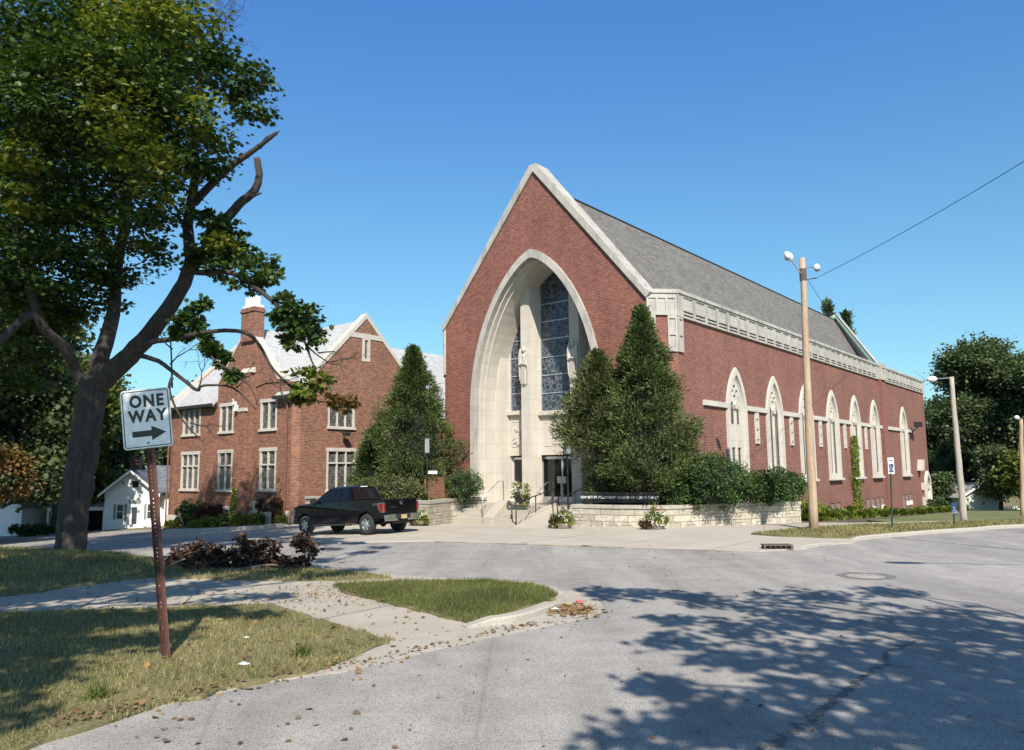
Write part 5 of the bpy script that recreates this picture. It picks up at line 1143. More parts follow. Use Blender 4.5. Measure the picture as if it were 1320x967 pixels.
# garage with picket fence on the right
b = at(1241, 666, 84); zg = b[2]
GA = gable_house((b[0]-.3, 80, zg), math.radians(6), 4.6, 7, 2.3, 3.6, 'pale green clapboard garage behind the grey lamp pole', 'greensiding', 'shingle_pale', name='garage'); MB().box(2.15, 2.36, -.06, .1, -.5, 2.3).build('corner_board', 'white', GA)
b2 = at(1290, 665, 82)
FN = empty('picket_fence', (b2[0]-2.3, 82, b2[2]-.05), math.radians(-3), 'short white picket fence between the garage and the dark tree', 'fence')
m = MB(); [m.prism([(x, 0), (x+.11, 0), (x+.11, .95), (x+.055, 1.05), (x, .95)], (), (0, 0, 0), (1, 0, 0), (0, 0, 1), 0, .03) for x in [i*.24 for i in range(20)]]; m.build('pickets', 'white', FN)
m = MB(); m.box(0, 4.8, .0, .04, .25, .33); m.box(0, 4.8, .0, .04, .72, .80); m.build('fence_rail', 'white', FN)
b = at(1206, 600, 140)
H5 = gable_house((b[0], 140, -3.5), math.radians(-20), 7, 9, 3.6, 6.4, 'house with blue-grey roof mostly hidden behind the trees past the church', 'bluesiding', 'shingle_blue')

# ------------------------------------------------------------------ sun direction
SEL = math.radians(42.); SUNV = np.array([.129, -.992, 0])*math.cos(SEL)+np.array([0, 0, math.sin(SEL)])
COT = 1/math.tan(SEL)
# ------------------------------------------------------------------ big street maple, front left
def T3(px, py, Y): return at(px, py, Y)
Y0 = 25.7; mp = 1/39.1
tb = ong(90, 712); MT_ = empty('maple_tree', (tb[0], tb[1], tb[2]), 0, 'big old maple with thick leaning trunk and broken dead limbs left of the street', 'tree')
O_ = np.array([tb[0], tb[1], tb[2]])
def path(mb, pts, r0, r1, n=9, flare=None):
    P = smooth([T3(*p)-O_ for p in pts], 4); k = len(P)
    rr_ = [r0+(r1-r0)*(i/(k-1))**.85 for i in range(k)]
    if flare: rr_ = [r*(1+flare*math.exp(-i/1.6)) for i, r in enumerate(rr_)]
    mb.tube([p+np.array([1, 1, 1])*RNG.normal(size=3)*r*.06 for p, r in zip(P, rr_)], rr_, n)
m = MB(); path(m, [(88, 722, Y0), (92, 690, Y0), (98, 640, Y0), (106, 585, Y0), (114, 535, Y0), (122, 490, Y0)], .46, .46, 14, .10); 
path(m, [(118, 505, Y0), (138, 484, Y0-.1), (168, 458, Y0-.3), (202, 418, Y0-.5), (232, 374, Y0-.7), (246, 335, Y0-.8), (242, 290, Y0-.6), (252, 225, Y0-.3), (250, 150, Y0), (262, 80, Y0+.2)], .40, .08, 11)
path(m, [(120, 505, Y0), (132, 455, Y0+.3), (146, 405, Y0+.8), (150, 350, Y0+1.2), (165, 260, Y0+1.5), (170, 150, Y0+1.5)], .34, .10, 10)
path(m, [(112, 500, Y0), (98, 478, Y0-.3), (84, 450, Y0-1), (58, 425, Y0-1.6), (40, 405, Y0-2), (0, 440, Y0-2.4)], .20, .12, 9)
path(m, [(58, 425, Y0-1.6), (40, 380, Y0-1.6), (20, 300, Y0-1.4), (60, 180, Y0-1)], .16, .06, 8)
path(m, [(150, 350, Y0+1.2), (110, 260, Y0+1.4), (80, 160, Y0+1.6), (40, 60, Y0+1.6)], .18, .06, 8)
m.build('trunk', 'bark', MT_, smooth=True)
m = MB()
path(m, [(240, 356, Y0-.8), (262, 325, Y0-1.2), (286, 290, Y0-1.5), (308, 264, Y0-1.7), (328, 246, Y0-1.9), (334, 226, Y0-1.9), (331, 204, Y0-1.9)], .20, .10, 9)
path(m, [(318, 256, Y0-1.8), (328, 252, Y0-2.2), (337, 249, Y0-2.3)], .07, .03, 6)
path(m, [(250, 262, Y0-.4), (282, 228, Y0-.9), (310, 206, Y0-1.3), (335, 188, Y0-1.6), (357, 171, Y0-1.8)], .15, .06, 8)
path(m, [(335, 190, Y0-1.6), (345, 177, Y0-1.5), (361, 169, Y0-1.9)], .07, .015, 6)
path(m, [(246, 350, Y0-.8), (268, 352, Y0-1.4), (300, 352, Y0-2), (335, 375, Y0-2.5), (362, 398, Y0-2.8), (385, 418, Y0-3)], .11, .05, 8)
path(m, [(182, 446, Y0-.4), (200, 440, Y0-.9), (222, 437, Y0-1.4), (252, 431, Y0-1.8), (290, 426, Y0-2.1), (318, 430, Y0-2.3), (335, 446, Y0-2.5), (352, 476, Y0-2.6), (380, 503, Y0-2.8)], .105, .035, 8)
path(m, [(178, 458, Y0-.3), (205, 466, Y0-.8), (232, 486, Y0-1.3), (254, 503, Y0-1.6), (262, 497, Y0-1.8), (300, 500, Y0-2), (330, 528, Y0-2.2)], .09, .02, 7)
path(m, [(252, 431, Y0-1.8), (270, 452, Y0-2), (276, 464, Y0-2.1), (300, 480, Y0-2.3), (322, 498, Y0-2.4), (332, 522, Y0-2.4)], .06, .02, 6)
path(m, [(222, 487, Y0-1.1), (218, 500, Y0-1.2), (224, 520, Y0-1.3), (238, 545, Y0-1.4), (262, 570, Y0-1.5)], .06, .02, 6)
path(m, [(362, 490, Y0-2.6), (362, 505, Y0-2.7), (372, 525, Y0-2.8)], .03, .01, 5)
path(m, [(388, 425, Y0-3), (398, 455, Y0-3), (408, 480, Y0-3)], .05, .02, 6); path(m, [(380, 420, Y0-3), (400, 450, Y0-3.1), (430, 470, Y0-3.2), (445, 462, Y0-3.2)], .035, .01, 5)
path(m, [(222, 500, Y0+1), (220, 440, Y0+1), (216, 400, Y0+1)], .035, .015, 5)
for (px, py, dx, dz, L) in ((270, 70, .3, 1, 1.3), (285, 60, .1, 1, .9), (248, 75, -.2, 1, 1.2), (262, 78, .1, 1, 1.1), (260, 60, -.8, 1, .8), (262, 50, .6, .8, .8), (256, 45, -.3, 1, .8), (264, 66, .9, .7, .7), (250, 60, -.1, 1, .8), (266, 70, -.4, 1, .8), (256, 90, .5, 1, .9), (220, 440, .4, .9, .7), (219, 470, .7, .6, .8), (222, 450, -.7, .8, .7), (217, 410, .2, 1, .5), (245, 545, .8, -.2, .5), (330, 500, .6, .2, .5), (305, 500, .3, .5, .4), (420, 468, .9, .2, .5), (410, 455, .9, .1, .5), (255, 503, .1, .8, .6)):
    twigs(m, T3(px, py, Y0-(1.5 if px > 225 and py > 300 else -.5))-O_, (dx, .1, dz), L, .028, 3)
m.build('dead_branch', 'bark', MT_, smooth=True)
def pxblobs(L, base):
    out = []
    for b in L:
        px, py, r = b[:3]; dy = b[3] if len(b) > 3 else 0; c = T3(px, py, base+dy)-O_; R = r*mp
        out.append((c[0], c[1], c[2], R, R*1.1, R*.85))
    return out
mass = [(300, 108, 36, -1), (326, 96, 18, -1.5), (322, 140, 22, -1.5), (262, 110, 50, -1), (215, 55, 60, 0), (150, 40, 75, 1), (60, 40, 80, 1), (-20, 60, 80, 1), (20, 150, 85, 0), (110, 140, 80, -2), (190, 150, 65, -1.5), (240, 180, 48, -2), (262, 215, 30, -1.5), (170, 225, 62, -2), (80, 235, 80, -1), (0, 260, 80, 0), (125, 300, 52, -1), (215, 265, 34, -2), (40, 330, 66, -1), (-10, 400, 60, -1), (190, 305, 26, -1), (165, 95, 60, -3), (70, 110, 70, -3), (140, 370, 34, 1), (90, 380, 44, 1), (40, 400, 40, .5),
        (100, 30, 80, 4), (180, 120, 80, 4), (20, 200, 90, 4), (120, 230, 80, 4), (-80, 150, 100, 1), (-90, 300, 90, 1), (210, 90, 55, 3), (40, 300, 60, 3), (170, 190, 60, 2.5), (95, 395, 42, 2), (60, 440, 40, 2.5), (15, 470, 50, 2), (150, 345, 40, 2), (190, 335, 22, 1), (0, 410, 60, 1.5), (60, 350, 50, 2), (-30, 480, 50, 1), (115, 335, 40, 0)]
blob_leaves(pxblobs(mass, Y0), 74, .17, 'maple', 'foliage', 'maple', MT_, sub=.42, flat=.20, cl=9, shell=.45, upn=1.3, nr=.42)
edge = [(290, 305, 26, -1.5), (300, 330, 30, -1.5), (275, 345, 16, -1.5), (325, 352, 26, -2), (345, 362, 16, -2), (262, 290, 18, -1.5), (383, 412, 26, -3), (402, 432, 17, -3), (362, 396, 20, -3), (375, 440, 14, -3), (245, 400, 13, -1.5), (262, 392, 10, -1.5), (240, 420, 14, -1.5), (256, 412, 12, -1.5), (228, 430, 11, -1.5), (276, 455, 10, -2), (284, 462, 8, -2), (262, 440, 9, -1.8), (302, 484, 9, -2.2), (250, 330, 12, -1.5)]
blob_leaves(pxblobs(edge, Y0), 48, .16, 'maple', 'foliage', 'maple', MT_, sub=.17, flat=.6, cl=30, shell=.2)
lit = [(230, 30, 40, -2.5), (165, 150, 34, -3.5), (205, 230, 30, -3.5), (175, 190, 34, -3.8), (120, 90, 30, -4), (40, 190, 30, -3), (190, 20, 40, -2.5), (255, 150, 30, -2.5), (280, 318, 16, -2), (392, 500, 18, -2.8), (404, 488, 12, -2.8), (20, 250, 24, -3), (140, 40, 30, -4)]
blob_leaves(pxblobs(lit, Y0), 60, .165, 'maple', 'foliage', 'maplelit', MT_, sub=.36, flat=.22, cl=12, shell=.5, upn=1.3, nr=.4)  # sunlit clumps of the crown put in as brighter leaves
blob_leaves(pxblobs([(440, 522, 8, -2.8), (452, 514, 6, -2.8), (432, 516, 6, -2.8), (388, 512, 12, -2.8)], Y0), 26, .17, 'maple', 'foliage', 'orange', MT_, sub=.14, flat=.7, cl=50, shell=.2)

# ------------------------------------------------------------------ street trees behind the viewer whose shade falls on the street
def shade(px, py, margin=1.2, hmin=9.):
    G = ong(px, py); h = max(hmin, (.68*G[1]+2.5)/1.70+margin) if G[1] < 40 else 14
    return np.array([G[0]+h*COT*.129, G[1]-h*COT*.992, h])
def shade_tree(name, base, pts, label, fork, size=.2, per=26, mat='maple', r0=.45, cl=14):
    R = empty(name, (base[0], base[1], 0), 0, label, 'tree'); O = np.array([base[0], base[1], 0]); m = MB()
    F_ = np.array([fork[0]-base[0], fork[1]-base[1], fork[2]]); limb(m, (0, 0, -.3), F_, r0, r0*.75, 5, .05, 12)
    C = [(shade(*p[:2])-O, p[2]) for p in pts]; cs = np.array([c for c, _ in C])
    # limbs: fork -> group centres -> blobs
    k = 5; idx = np.argsort(np.arctan2(cs[:, 1]-F_[1], cs[:, 0]-F_[0])); groups = np.array_split(idx, k)
    for gr in groups:
        mean = cs[gr].mean(0); j = F_+(mean-F_)*.45+np.array([0, 0, .4]); limb(m, F_, j, r0*.42, r0*.24, 4, .08, 8)
        for i in gr: limb(m, j, cs[i], r0*.2, .03, 5, .08, 6)
    m.build('trunk', 'bark', R, smooth=True)
    blob_leaves([(c[0], c[1], c[2], r, r, r*.6) for c, r in C], per, size, 'maple', 'foliage', mat, R, sub=.30, flat=.4, cl=cl, shell=.1)
    return R
RP_ = [(800, 770, .45), (835, 765, .4), (868, 768, .5), (905, 772, .6), (950, 782, .7), (1000, 775, .6), (1045, 768, .6), (1090, 772, .6), (1130, 762, .5), (1170, 768, .5), (1215, 785, .6), (1150, 795, .8), (1085, 800, .8), (1020, 805, .8), (960, 812, .7), (900, 815, .6), (870, 800, .35), (1250, 812, .8), (1300, 825, .8), (1190, 830, 1.0), (1110, 840, 1.0), (1030, 845, .8), (985, 850, .6), (1300, 870, 1.1), (1230, 870, 1.0), (1150, 880, .9), (1080, 890, .7), (1010, 890, .45), (930, 858, .4), (960, 915, .6), (900, 905, .35), (870, 930, .5), (910, 950, .5), (1300, 930, 1.1), (1220, 935, .9), (1140, 940, .8), (1060, 950, .6), (1010, 935, .4), (800, 945, .2), (780, 760, .3), (1350, 850, 1.2), (1350, 920, 1.2), (1180, 905, .7), (860, 830, .25), (840, 880, .25)]
shade_tree('street_tree', (15.5, -4.0), RP_, 'street tree behind the viewer on the right that shades the asphalt', (14.2, -3.4, 7.5))
LP_ = [(10, 715, 1.1), (60, 722, 1.1), (110, 740, 1.0), (30, 748, 1.0), (160, 752, .9), (90, 765, .9), (10, 770, 1.0), (200, 768, .6), (150, 722, .8), (190, 738, .7), (240, 762, .6), (285, 752, .6), (260, 738, .7), (310, 735, .7), (350, 742, .55), (225, 722, .7), (290, 715, .8), (350, 722, .6), (390, 735, .45),
       (20, 800, .9), (75, 806, .8), (130, 804, .75), (185, 800, .6), (235, 797, .5), (285, 792, .4), (330, 797, .3), (20, 835, .7), (85, 840, .6), (150, 838, .45), (200, 826, .35), (10, 875, .6), (60, 880, .3), (10, 925, .4), (-40, 850, 1), (-60, 780, 1.2), (-80, 730, 1.2), (345, 770, .3), (300, 772, .35),
       (20, 700, 1.2), (60, 708, 1.1), (100, 720, 1.1), (140, 735, 1.0), (180, 745, .8), (40, 735, 1.2), (0, 745, 1.2), (80, 750, 1.1), (430, 722, .35), (455, 735, .3), (425, 708, .35), (470, 712, .3), (440, 742, .25), (490, 706, .25), (405, 745, .3)]
shade_tree('street_tree', (-15.5, -1.0), LP_, 'street tree behind the viewer on the left that shades the lawn', (-14, 0, 7.8), per=24, cl=44)

def shade3(pts, base, fork, label, per=22, size=.2, r0=.4):
    R = empty('street_tree', (base[0], base[1], 0), 0, label, 'tree'); O = np.array([base[0], base[1], 0]); m = MB(); F_ = np.array(fork)-O; limb(m, (0, 0, -.3), F_, r0, r0*.7, 6, .04, 12); C = []
    for X, Y, z, Yc, r in pts:
        t = (Y-Yc)/(-SUNV[1]); C.append((np.array([X, Y, z])+SUNV*t-O, r))
    for c, r in C: j = F_+(c-F_)*.5+np.array([0, 0, .5]); limb(m, F_, j, r0*.22, r0*.12, 3, .08, 6); limb(m, j, c, r0*.12, .03, 3, .08, 5)
    m.build('trunk', 'bark', R, smooth=True); blob_leaves([(c[0], c[1], c[2], r, r, r*.7) for c, r in C], per, size, 'maple', 'foliage', 'maple', R, sub=.35, flat=.45, cl=30, shell=.1)
sh3 = [(-14.6, 25.5, .8, 13.5, 1.2), (-14.0, 25.5, 2.4, 13, 1.2), (-14.2, 25.5, 3.8, 12, 1.1), (-13.4, 25.5, 4.8, 13, 1.0), (-12.5, 25.3, 6.2, 12, 1.0), (-11.6, 25, 7.8, 11, .9), (-15.5, 25, 5.8, 13, 1.1), (-16.5, 24, 7.5, 13, 1.3), (-11.2, 25, 9.4, 10, .7), (-9.6, 25, 9.2, 8.5, .6), (-8.6, 23, 7.6, 8, .6), (-7.8, 22.7, 6.8, 7, .5), (-10.4, 24, 6.6, 10, .6)]
rs_ = random.Random(4)
for ix in range(9):
    for iz in range(7):
        X = -19+ix*1.45; z = 6.5+iz*1.75
        if rs_.random() < .16 and not (X > -10.5 and z < 9): sh3.append((X+rs_.uniform(-.5, .5), 24.5, z+rs_.uniform(-.5, .5), 15.5, rs_.uniform(.75, 1.15)))
shade3(sh3, (-18.5, 6.5), (-16.5, 7.5, 9.5), 'tall street tree behind the viewer whose crown shades the old maple trunk')

# ------------------------------------------------------------------ evergreens and shrubs by the church
def evergreen(name, X, Y, z0, h, r, label, zf, mat='juniper', prof=None, n=520, per=84, size=.15, tr=.14, jag=.5, trunks=((0, 0),), spr=.17):
    R = empty(name, (X, Y, z0), 0, label, 'evergreen'); m = MB()
    for dx, dy in trunks: limb(m, (dx, dy, -.3), (dx*.4, dy*.4, h*.8), tr, .03, 7, .02, 9)
    for k in range(30):
        t = random.uniform(.12, .85); a = random.random()*2*PI; rr_ = r*(prof(t) if prof else 1-t)*.75; zz = zf-z0+(h-(zf-z0))*t
        limb(m, (0, 0, zz-.3), (rr_*math.cos(a), rr_*math.sin(a), zz), .035, .012, 3, .06, 5)
    m.build('trunk', 'bark', R, smooth=True)
    hh_ = h-(zf-z0); MB().lathe([(.05, zf-z0+.1)]+[(max(.03, r*.62*(prof(t) if prof else 1-t)*(1 if t > .06 else .6)), zf-z0+.15+hh_*t) for t in (.02, .1, .25, .4, .55, .7, .82, .92)], n=14).build('shade_core', 'inner', R)  # solid dark core: painted shade inside the foliage, stops see-through
    cone_leaves(0, 0, zf-z0, h-(zf-z0), r, n, per, size, 'foliage', mat, R, prof, jag, spr)
    return R
pf = lambda q: max(.03, 1-q**1.35)
w = L2W(-13.4, -1.9); evergreen('conical_evergreen', w[0], w[1], .98, 8.2, 2.45, 'tall conical dark evergreen between the hall gable and the church front', 1.9, prof=pf, n=560, trunks=((-.5, 0), (.3, .1), (.7, -.1)))
w = L2W(-15.1, -3.3); evergreen('conical_evergreen', w[0], w[1], .98, 3.6, 1.0, 'small dark evergreen at the left foot of the tall conical one by the pickup', 1.6, prof=lambda q: .9*(1-q**2), n=140, mat='yew')
w = np.array([5.88, 34.86]); EB = evergreen('conical_evergreen', w[0], w[1], .82, 8.9, 2.5, 'tallest spire shaped evergreen at the right church corner above the black name sign', 1.75, prof=lambda q: max(.02, (1-q**1.15)*min(1, .55+q*4)), n=720, trunks=((-.3, 0), (.5, .1)))
blob_leaves([(-.9, -1.0, 2.6, .8, .7, .6), (-.2, -1.3, 2.2, .9, .6, .5), (.6, -1.3, 3.3, .9, .6, .7), (1.2, -.9, 2.6, .9, .7, .6), (-.9, -1.2, 4.0, .8, .6, .6), (.4, -1.3, 4.9, .8, .5, .6)], 44, .14, 'spray', 'foliage', 'juniper2', EB, sub=.16, flat=.8, cl=22, droop=-.2, shell=.8)
ES_ = evergreen('conical_evergreen', 3.95, 35.75, .82, 7.0, 1.75, 'shorter olive evergreen with a branch reaching over the entrance lantern', 3.1, 'juniper2', prof=lambda q: max(.05, 1-q**1.9), n=420, jag=.55)
blob_leaves([(-1.35, -.4, 3.7, .75, .5, .42), (-1.8, -.5, 4.0, .5, .4, .3), (-.7, -.5, 3.3, .6, .5, .4), (-.2, -.3, 2.9, .5, .5, .35), (-1.1, -.3, 4.6, .6, .5, .5)], 44, .14, 'spray', 'foliage', 'juniper2', ES_, sub=.16, flat=.7, cl=30, droop=-.1, shell=.6)
def shrub(name, loc, r, label, mat='yew', size=.08, per=56, cl=34, rz=0, cat='shrub', kind='oval', shell=.92, lumps=6, core=True, sub=.10, group=None):
    R = empty(name, loc, rz, label, cat, group); rx, ry_, rz_ = r; B = [(0, 0, rz_*.95, rx, ry_, rz_)]; rr_ = random.Random(int(loc[0]*100)+5)
    for k in range(lumps):
        a = 2*PI*k/lumps+rr_.random(); B.append((.55*rx*math.cos(a), .55*ry_*math.sin(a), rz_*rr_.uniform(.75, 1.15), rx*.55, ry_*.55, rz_*.62))
    if core:
        m = MB(); m.ball((0, 0, rz_*.85), (rx*.72, ry_*.72, rz_*.72), 12); m.tube([(0, 0, -.2), (0, 0, rz_)], .06, 6); m.build('shade_core', 'inner', R)  # dark ball painted as the shade within the shrub, plus a stem
    blob_leaves(B, per, size, kind, 'foliage', mat, R, sub=sub, flat=1., cl=cl, droop=-.1, upn=.6, shell=shell); return R
shrub('yew_shrub', (8.75, 34.55, .75), (1.75, 1.3, 1.15), 'big dark green yew bulging over the bend of the right planter wall', size=.10, cl=46, rz=.5)
shrub('yew_hedge', (11.75, 36.0, .85), (2.05, .95, .78), 'low flat topped hedge over the far end of the planter wall', size=.10, cl=60, rz=math.radians(32), lumps=9)
shrub('yew_shrub', (7.15, 34.3, .8), (.75, .6, .75), 'small loose shrub between the name sign and the big yew', size=.10, cl=50, rz=0)
shrub('round_shrub', (-2.48, 39.7, 1.0), (.88, .85, .78), 'clipped round dark green shrub on the left planter wall beside the arch', size=.08, cl=60)
shrub('round_shrub', tuple(L2W(-2.0, -.9, .8)), (.75, .7, .8), 'dark round shrub in the shade behind the name sign', size=.08, cl=50)
shrub('spreading_juniper', (-6.15, 39.2, .95), (1.75, .9, .62), 'broad light green juniper spreading above the pickup tailgate', 'juniper2', .13, cl=56, kind='spray', lumps=8)
# shrubs along the hall
def atbed(px, py): P = ong(px, py); return (P[0], P[1], P[2]+.1)
shrub('hall_shrub', atbed(247, 681), (.95, .8, .85), 'round green bush under the leftmost ground floor window of the hall', 'yew', .11, cl=36)
shrub('hall_shrub', atbed(269, 681), (.95, .7, .72), 'dull burgundy bush touching the round green one by the hall', 'burgundy', .12, cl=36)
shrub('hall_shrub', atbed(351, 677), (.85, .7, .85), 'burgundy bush near the hall corner between stone base and utility unit', 'burgundy', .11, cl=36)
for (px, py, s_, lb) in ((277, 683, .5, 'pale yellow-green perennials right of the burgundy bush by the hall kerb'), (312, 681, .45, 'leafy perennials below the climbing ivy on the hall'), (332, 679, .45, 'grey-green perennials before the stone base of the hall'), (362, 678, .3, 'small light perennials at the right end of the hall bed'), (255, 685, .35, 'low yellow-green plants in front of the green hall bush'), (222, 683, .3, 'little plants at the left end of the hall bed')):
    shrub('perennial', atbed(px, py), (s_*1.3, s_, s_*.8), lb, 'lightgreen', .13, cl=40, core=False, shell=.4, cat='plant')
def ivy(name, org, u, n_, w0, w1, h, label, z0):
    R = empty(name, org, 0, label, 'climbing plant'); n = int(h*900); t = RNG.random(n); ww = w0+(w1-w0)*t; s_ = RNG.normal(size=n)*.34*ww*(1+.25*np.sin(t*17)); u = np.array(u); n_ = np.array(n_)
    P = u[None]*s_[:, None]+n_[None]*(.04+.12*RNG.random((n, 1)))+np.array([0, 0, 1])*(z0+h*t)[:, None]
    leaves(P, np.array([0, 0, -.6])+n_*.5+.6*RNG.normal(size=(n, 3)), n_+.4*RNG.normal(size=(n, 3)), .12*(.7+.6*RNG.random(n)), 'maple', 'foliage', 'maplelit', R)
    m = MB(); m.tube([(0, 0, z0)]+[tuple(u*random.uniform(-.1, .1)*w1+n_*.04+np.array([0, 0, z0+h*k/6])) for k in range(1, 7)], .02, 5); m.build('stem', 'bark', R)
U_ = -EF; ivy('climbing_ivy', tuple(HO+(-5.75)*U_), U_, -ES, .75, .3, 2.5, 'narrow cone of ivy climbing the hall between two ground floor windows', -.95)
ivy('climbing_vine', tuple(L2W(1.04, 27.95)), ES, U_, 1.5, .8, 6.0, 'tall green vine climbing the church side wall beside a lancet window', -1.3)
# hostas along the side wall
def hosta():
    R = empty('hosta', (0, 0, 0), 0); n = 170; a = RNG.random(n)*2*PI; el = RNG.uniform(.25, 1.2, n); d = np.stack([np.cos(a)*np.cos(el), np.sin(a)*np.cos(el), np.sin(el)], 1)
    leaves(d*.12, d, np.array([0, 0, 1])+.3*RNG.normal(size=(n, 3)), .5*(.6+.6*RNG.random(n)), 'oval', 'foliage', 'lightgreen', R, 1.1); return R
hp = hosta(); first = True
for k in range(26):
    y = 8.0+k*1.7; x = 3.4+.5*math.sin(k*2.1)+(1.0 if k < 4 else .9 if k < 14 else .4); o = hp if first else copy_tree(hp); first = False
    w = L2W(x, y); o.location = (w[0], w[1], g(w[0], w[1])+.1); o.rotation_euler = (0, 0, k*1.3); s_ = random.uniform(.8, 1.25)*(.8 if k > 10 else 1); o.scale = (s_, s_, s_)
    tag(o, 'yellow-green hosta clump in the bed along the church side wall', 'plant', 'hostas along the church side wall')
for (y, s_, lb) in ((9.5, .8, 'shaggy olive bush behind the wooden pole at the wall'), (13, .7, 'loose flowering bush near the vine on the church wall')):
    w = L2W(2.6, y); shrub('side_bush', (w[0], w[1], g(w[0], w[1])), (s_*1.2, s_, s_*.9), lb, 'lightgreen', .14, cl=30, core=False, shell=.3)
o = blades('ground_cover', LW((1.4, 7), (5.4, 8), (4.9, 20), (3.8, 36), (2.8, 52), (1.4, 52)), (10, 45, 35, 80), 60, .22, 'lightgreen', dz=.1, wid=.35, patch=False)
for nm, pts, z in (('ground_cover', [(-14, -4.2), (-9.2, -4.8), (-10.2, -2.7), (-10.3, -1), (-14, -1)], .98), ('ground_cover', [(-2.4, -1.9), (.9, -1.1), (1.9, .4), (3.2, 3.0), (2.4, 3), (.5, .0), (-2.4, -.6)], .82)):
    P = np.array([w_[:2] for w_ in [L2W(a, b) for a, b in pts]]); n = 1500; X = RNG.uniform(P[:, 0].min(), P[:, 0].max(), n); Y = RNG.uniform(P[:, 1].min(), P[:, 1].max(), n); ok = [inside((a, b), [tuple(p) for p in P]) for a, b in zip(X, Y)]; X = X[ok]; Y = Y[ok]; n = len(X)
    tag(leaves(np.stack([X, Y, np.full(n, z)], 1), np.array([0, 0, 1.])+.6*RNG.normal(size=(n, 3)), rnd(n), .13*(.6+.8*RNG.random(n)), 'oval', nm, 'lightgreen'), kind='stuff')
# flower pots
def flowerpot(loc, r, h, label, red=False, basket=False):
    R = empty('flower_pot', loc, 0, label, 'planter'); m = MB(); m.lathe([(r*.62, 0), (r*.7, .02), (r*.8, h*.32), (r*.83, h*.32), (r*.75, h*.28)], n=18); m.build('pot', 'deadwood', R)
    bl = [(0, 0, h*.58, r*.85, r*.75, h*.34), (-.35*r, -.12, h*.36, r*.55, r*.5, h*.28), (.42*r, -.1, h*.38, r*.55, r*.5, h*.28), (0, -.3*r, h*.3, r*.6, r*.4, h*.2)]
    blob_leaves(bl, 40, .085, 'oval', 'foliage', 'maplelit', R, sub=.09, flat=1, cl=170, shell=.5)
    blob_leaves([(-.55*r, -.2, h*.38, r*.5, r*.4, h*.34), (-.1*r, -.45*r, h*.25, r*.4, r*.3, h*.2)], 40, .085, 'oval', 'foliage', 'burgundy', R, sub=.08, flat=1, cl=200, shell=.5)
    blob_leaves([(.15*r, -.3*r, h*.52, r*.7, r*.6, h*.36)], 12, .06, 'clump', 'blossom', 'petalw', R, sub=.07, flat=1, cl=220 if red else 90, shell=.95)
    if red: blob_leaves([(.25*r, -.1*r, h*.95, r*.5, r*.5, h*.14)], 9, .075, 'clump', 'blossom', 'petalr', R, sub=.08, flat=1, cl=120, shell=.9)
    if red: leaves(np.zeros((14, 3))+np.array([0, 0, h*.8]), np.array([0, 0, 1.])+.4*RNG.normal(size=(14, 3)), rnd(14), .6, 'blade', 'spike_leaf', 'lightgreen', R, .08)
p = ong(725, 682); flowerpot((p[0], p[1], .03), .52, .78, 'flower tub with mixed dark foliage at the foot of the ramp')
p = ong(843, 683); flowerpot((p[0], p[1], .03), .56, .80, 'flower tub with white and red blooms against the long planter wall', True)
p = ong(541, 678.5); flowerpot((p[0], p[1], .03), .48, .62, 'dull flower tub beside the pickup bumper and the left planter wall')
hb = L2W(-5.3, -1.3); HB = at(671, 645, hb[1]); FB = empty('flower_stand', (HB[0], hb[1], .8), 0, 'hanging mass of white and green flowers on a slim black stand above the steps', 'planter')
zt = HB[2]-.8; MB().tube([(0, 0, 0), (0, 0, zt)], .03, 8).build('stand', 'black', FB); MB().lathe([(.1, zt-.1), (.3, zt), (.36, zt+.2), (.3, zt+.18)], n=16).build('bowl', 'black', FB)
blob_leaves([(0, -.05, zt+.45, .42, .38, .42), (.08, -.1, zt+.1, .38, .3, .4), (.2, -.12, zt-.25, .22, .2, .35)], 30, .10, 'oval', 'foliage', 'lightgreen', FB, sub=.1, flat=1, cl=110, shell=.5)
blob_leaves([(-.2, -.12, zt+.4, .32, .3, .4)], 12, .08, 'clump', 'blossom', 'petalw', FB, sub=.1, flat=1, cl=140, shell=.8)

# ------------------------------------------------------------------ fallen branch with dry leaves
fb = ong(300, 740); FBR = empty('fallen_branch', (fb[0], fb[1], .04), 0, 'large fallen branch with dry brown leaves lying on the grass by the road', 'branch'); O2 = np.array([fb[0], fb[1], .04]); m = MB()
Q = lambda px, py, Y: at(px, py, Y)-O2
def bl(pts, r0, r1):
    P = smooth([Q(*p) for p in pts], 4); m.tube(P, [r0+(r1-r0)*i/(len(P)-1) for i in range(len(P))], 7)
bl([(235, 738, 20.3), (290, 722, 20.6), (330, 708, 20.9), (365, 698, 21.2), (395, 700, 21.4), (412, 712, 21.5)], .07, .012); bl([(250, 735, 20.4), (300, 735, 20.2), (350, 728, 20.3), (385, 735, 20.4)], .05, .01); bl([(300, 722, 20.6), (320, 700, 20.8), (335, 695, 20.9)], .03, .008); bl([(220, 728, 20.6), (260, 715, 20.8), (305, 712, 20.9)], .04, .01); bl([(365, 698, 21.2), (390, 690, 21.3), (408, 702, 21.3), (414, 715, 21.3)], .015, .005)
for px, py in ((400, 702), (408, 706), (395, 700), (385, 700), (340, 700), (300, 705), (255, 712)): twigs(m, Q(px, py, 21.1), (random.uniform(-.3, .9), .1, random.uniform(-.3, .5)), .28, .009, 2)
m.build('limb', 'deadwood', FBR, smooth=True)
B = []
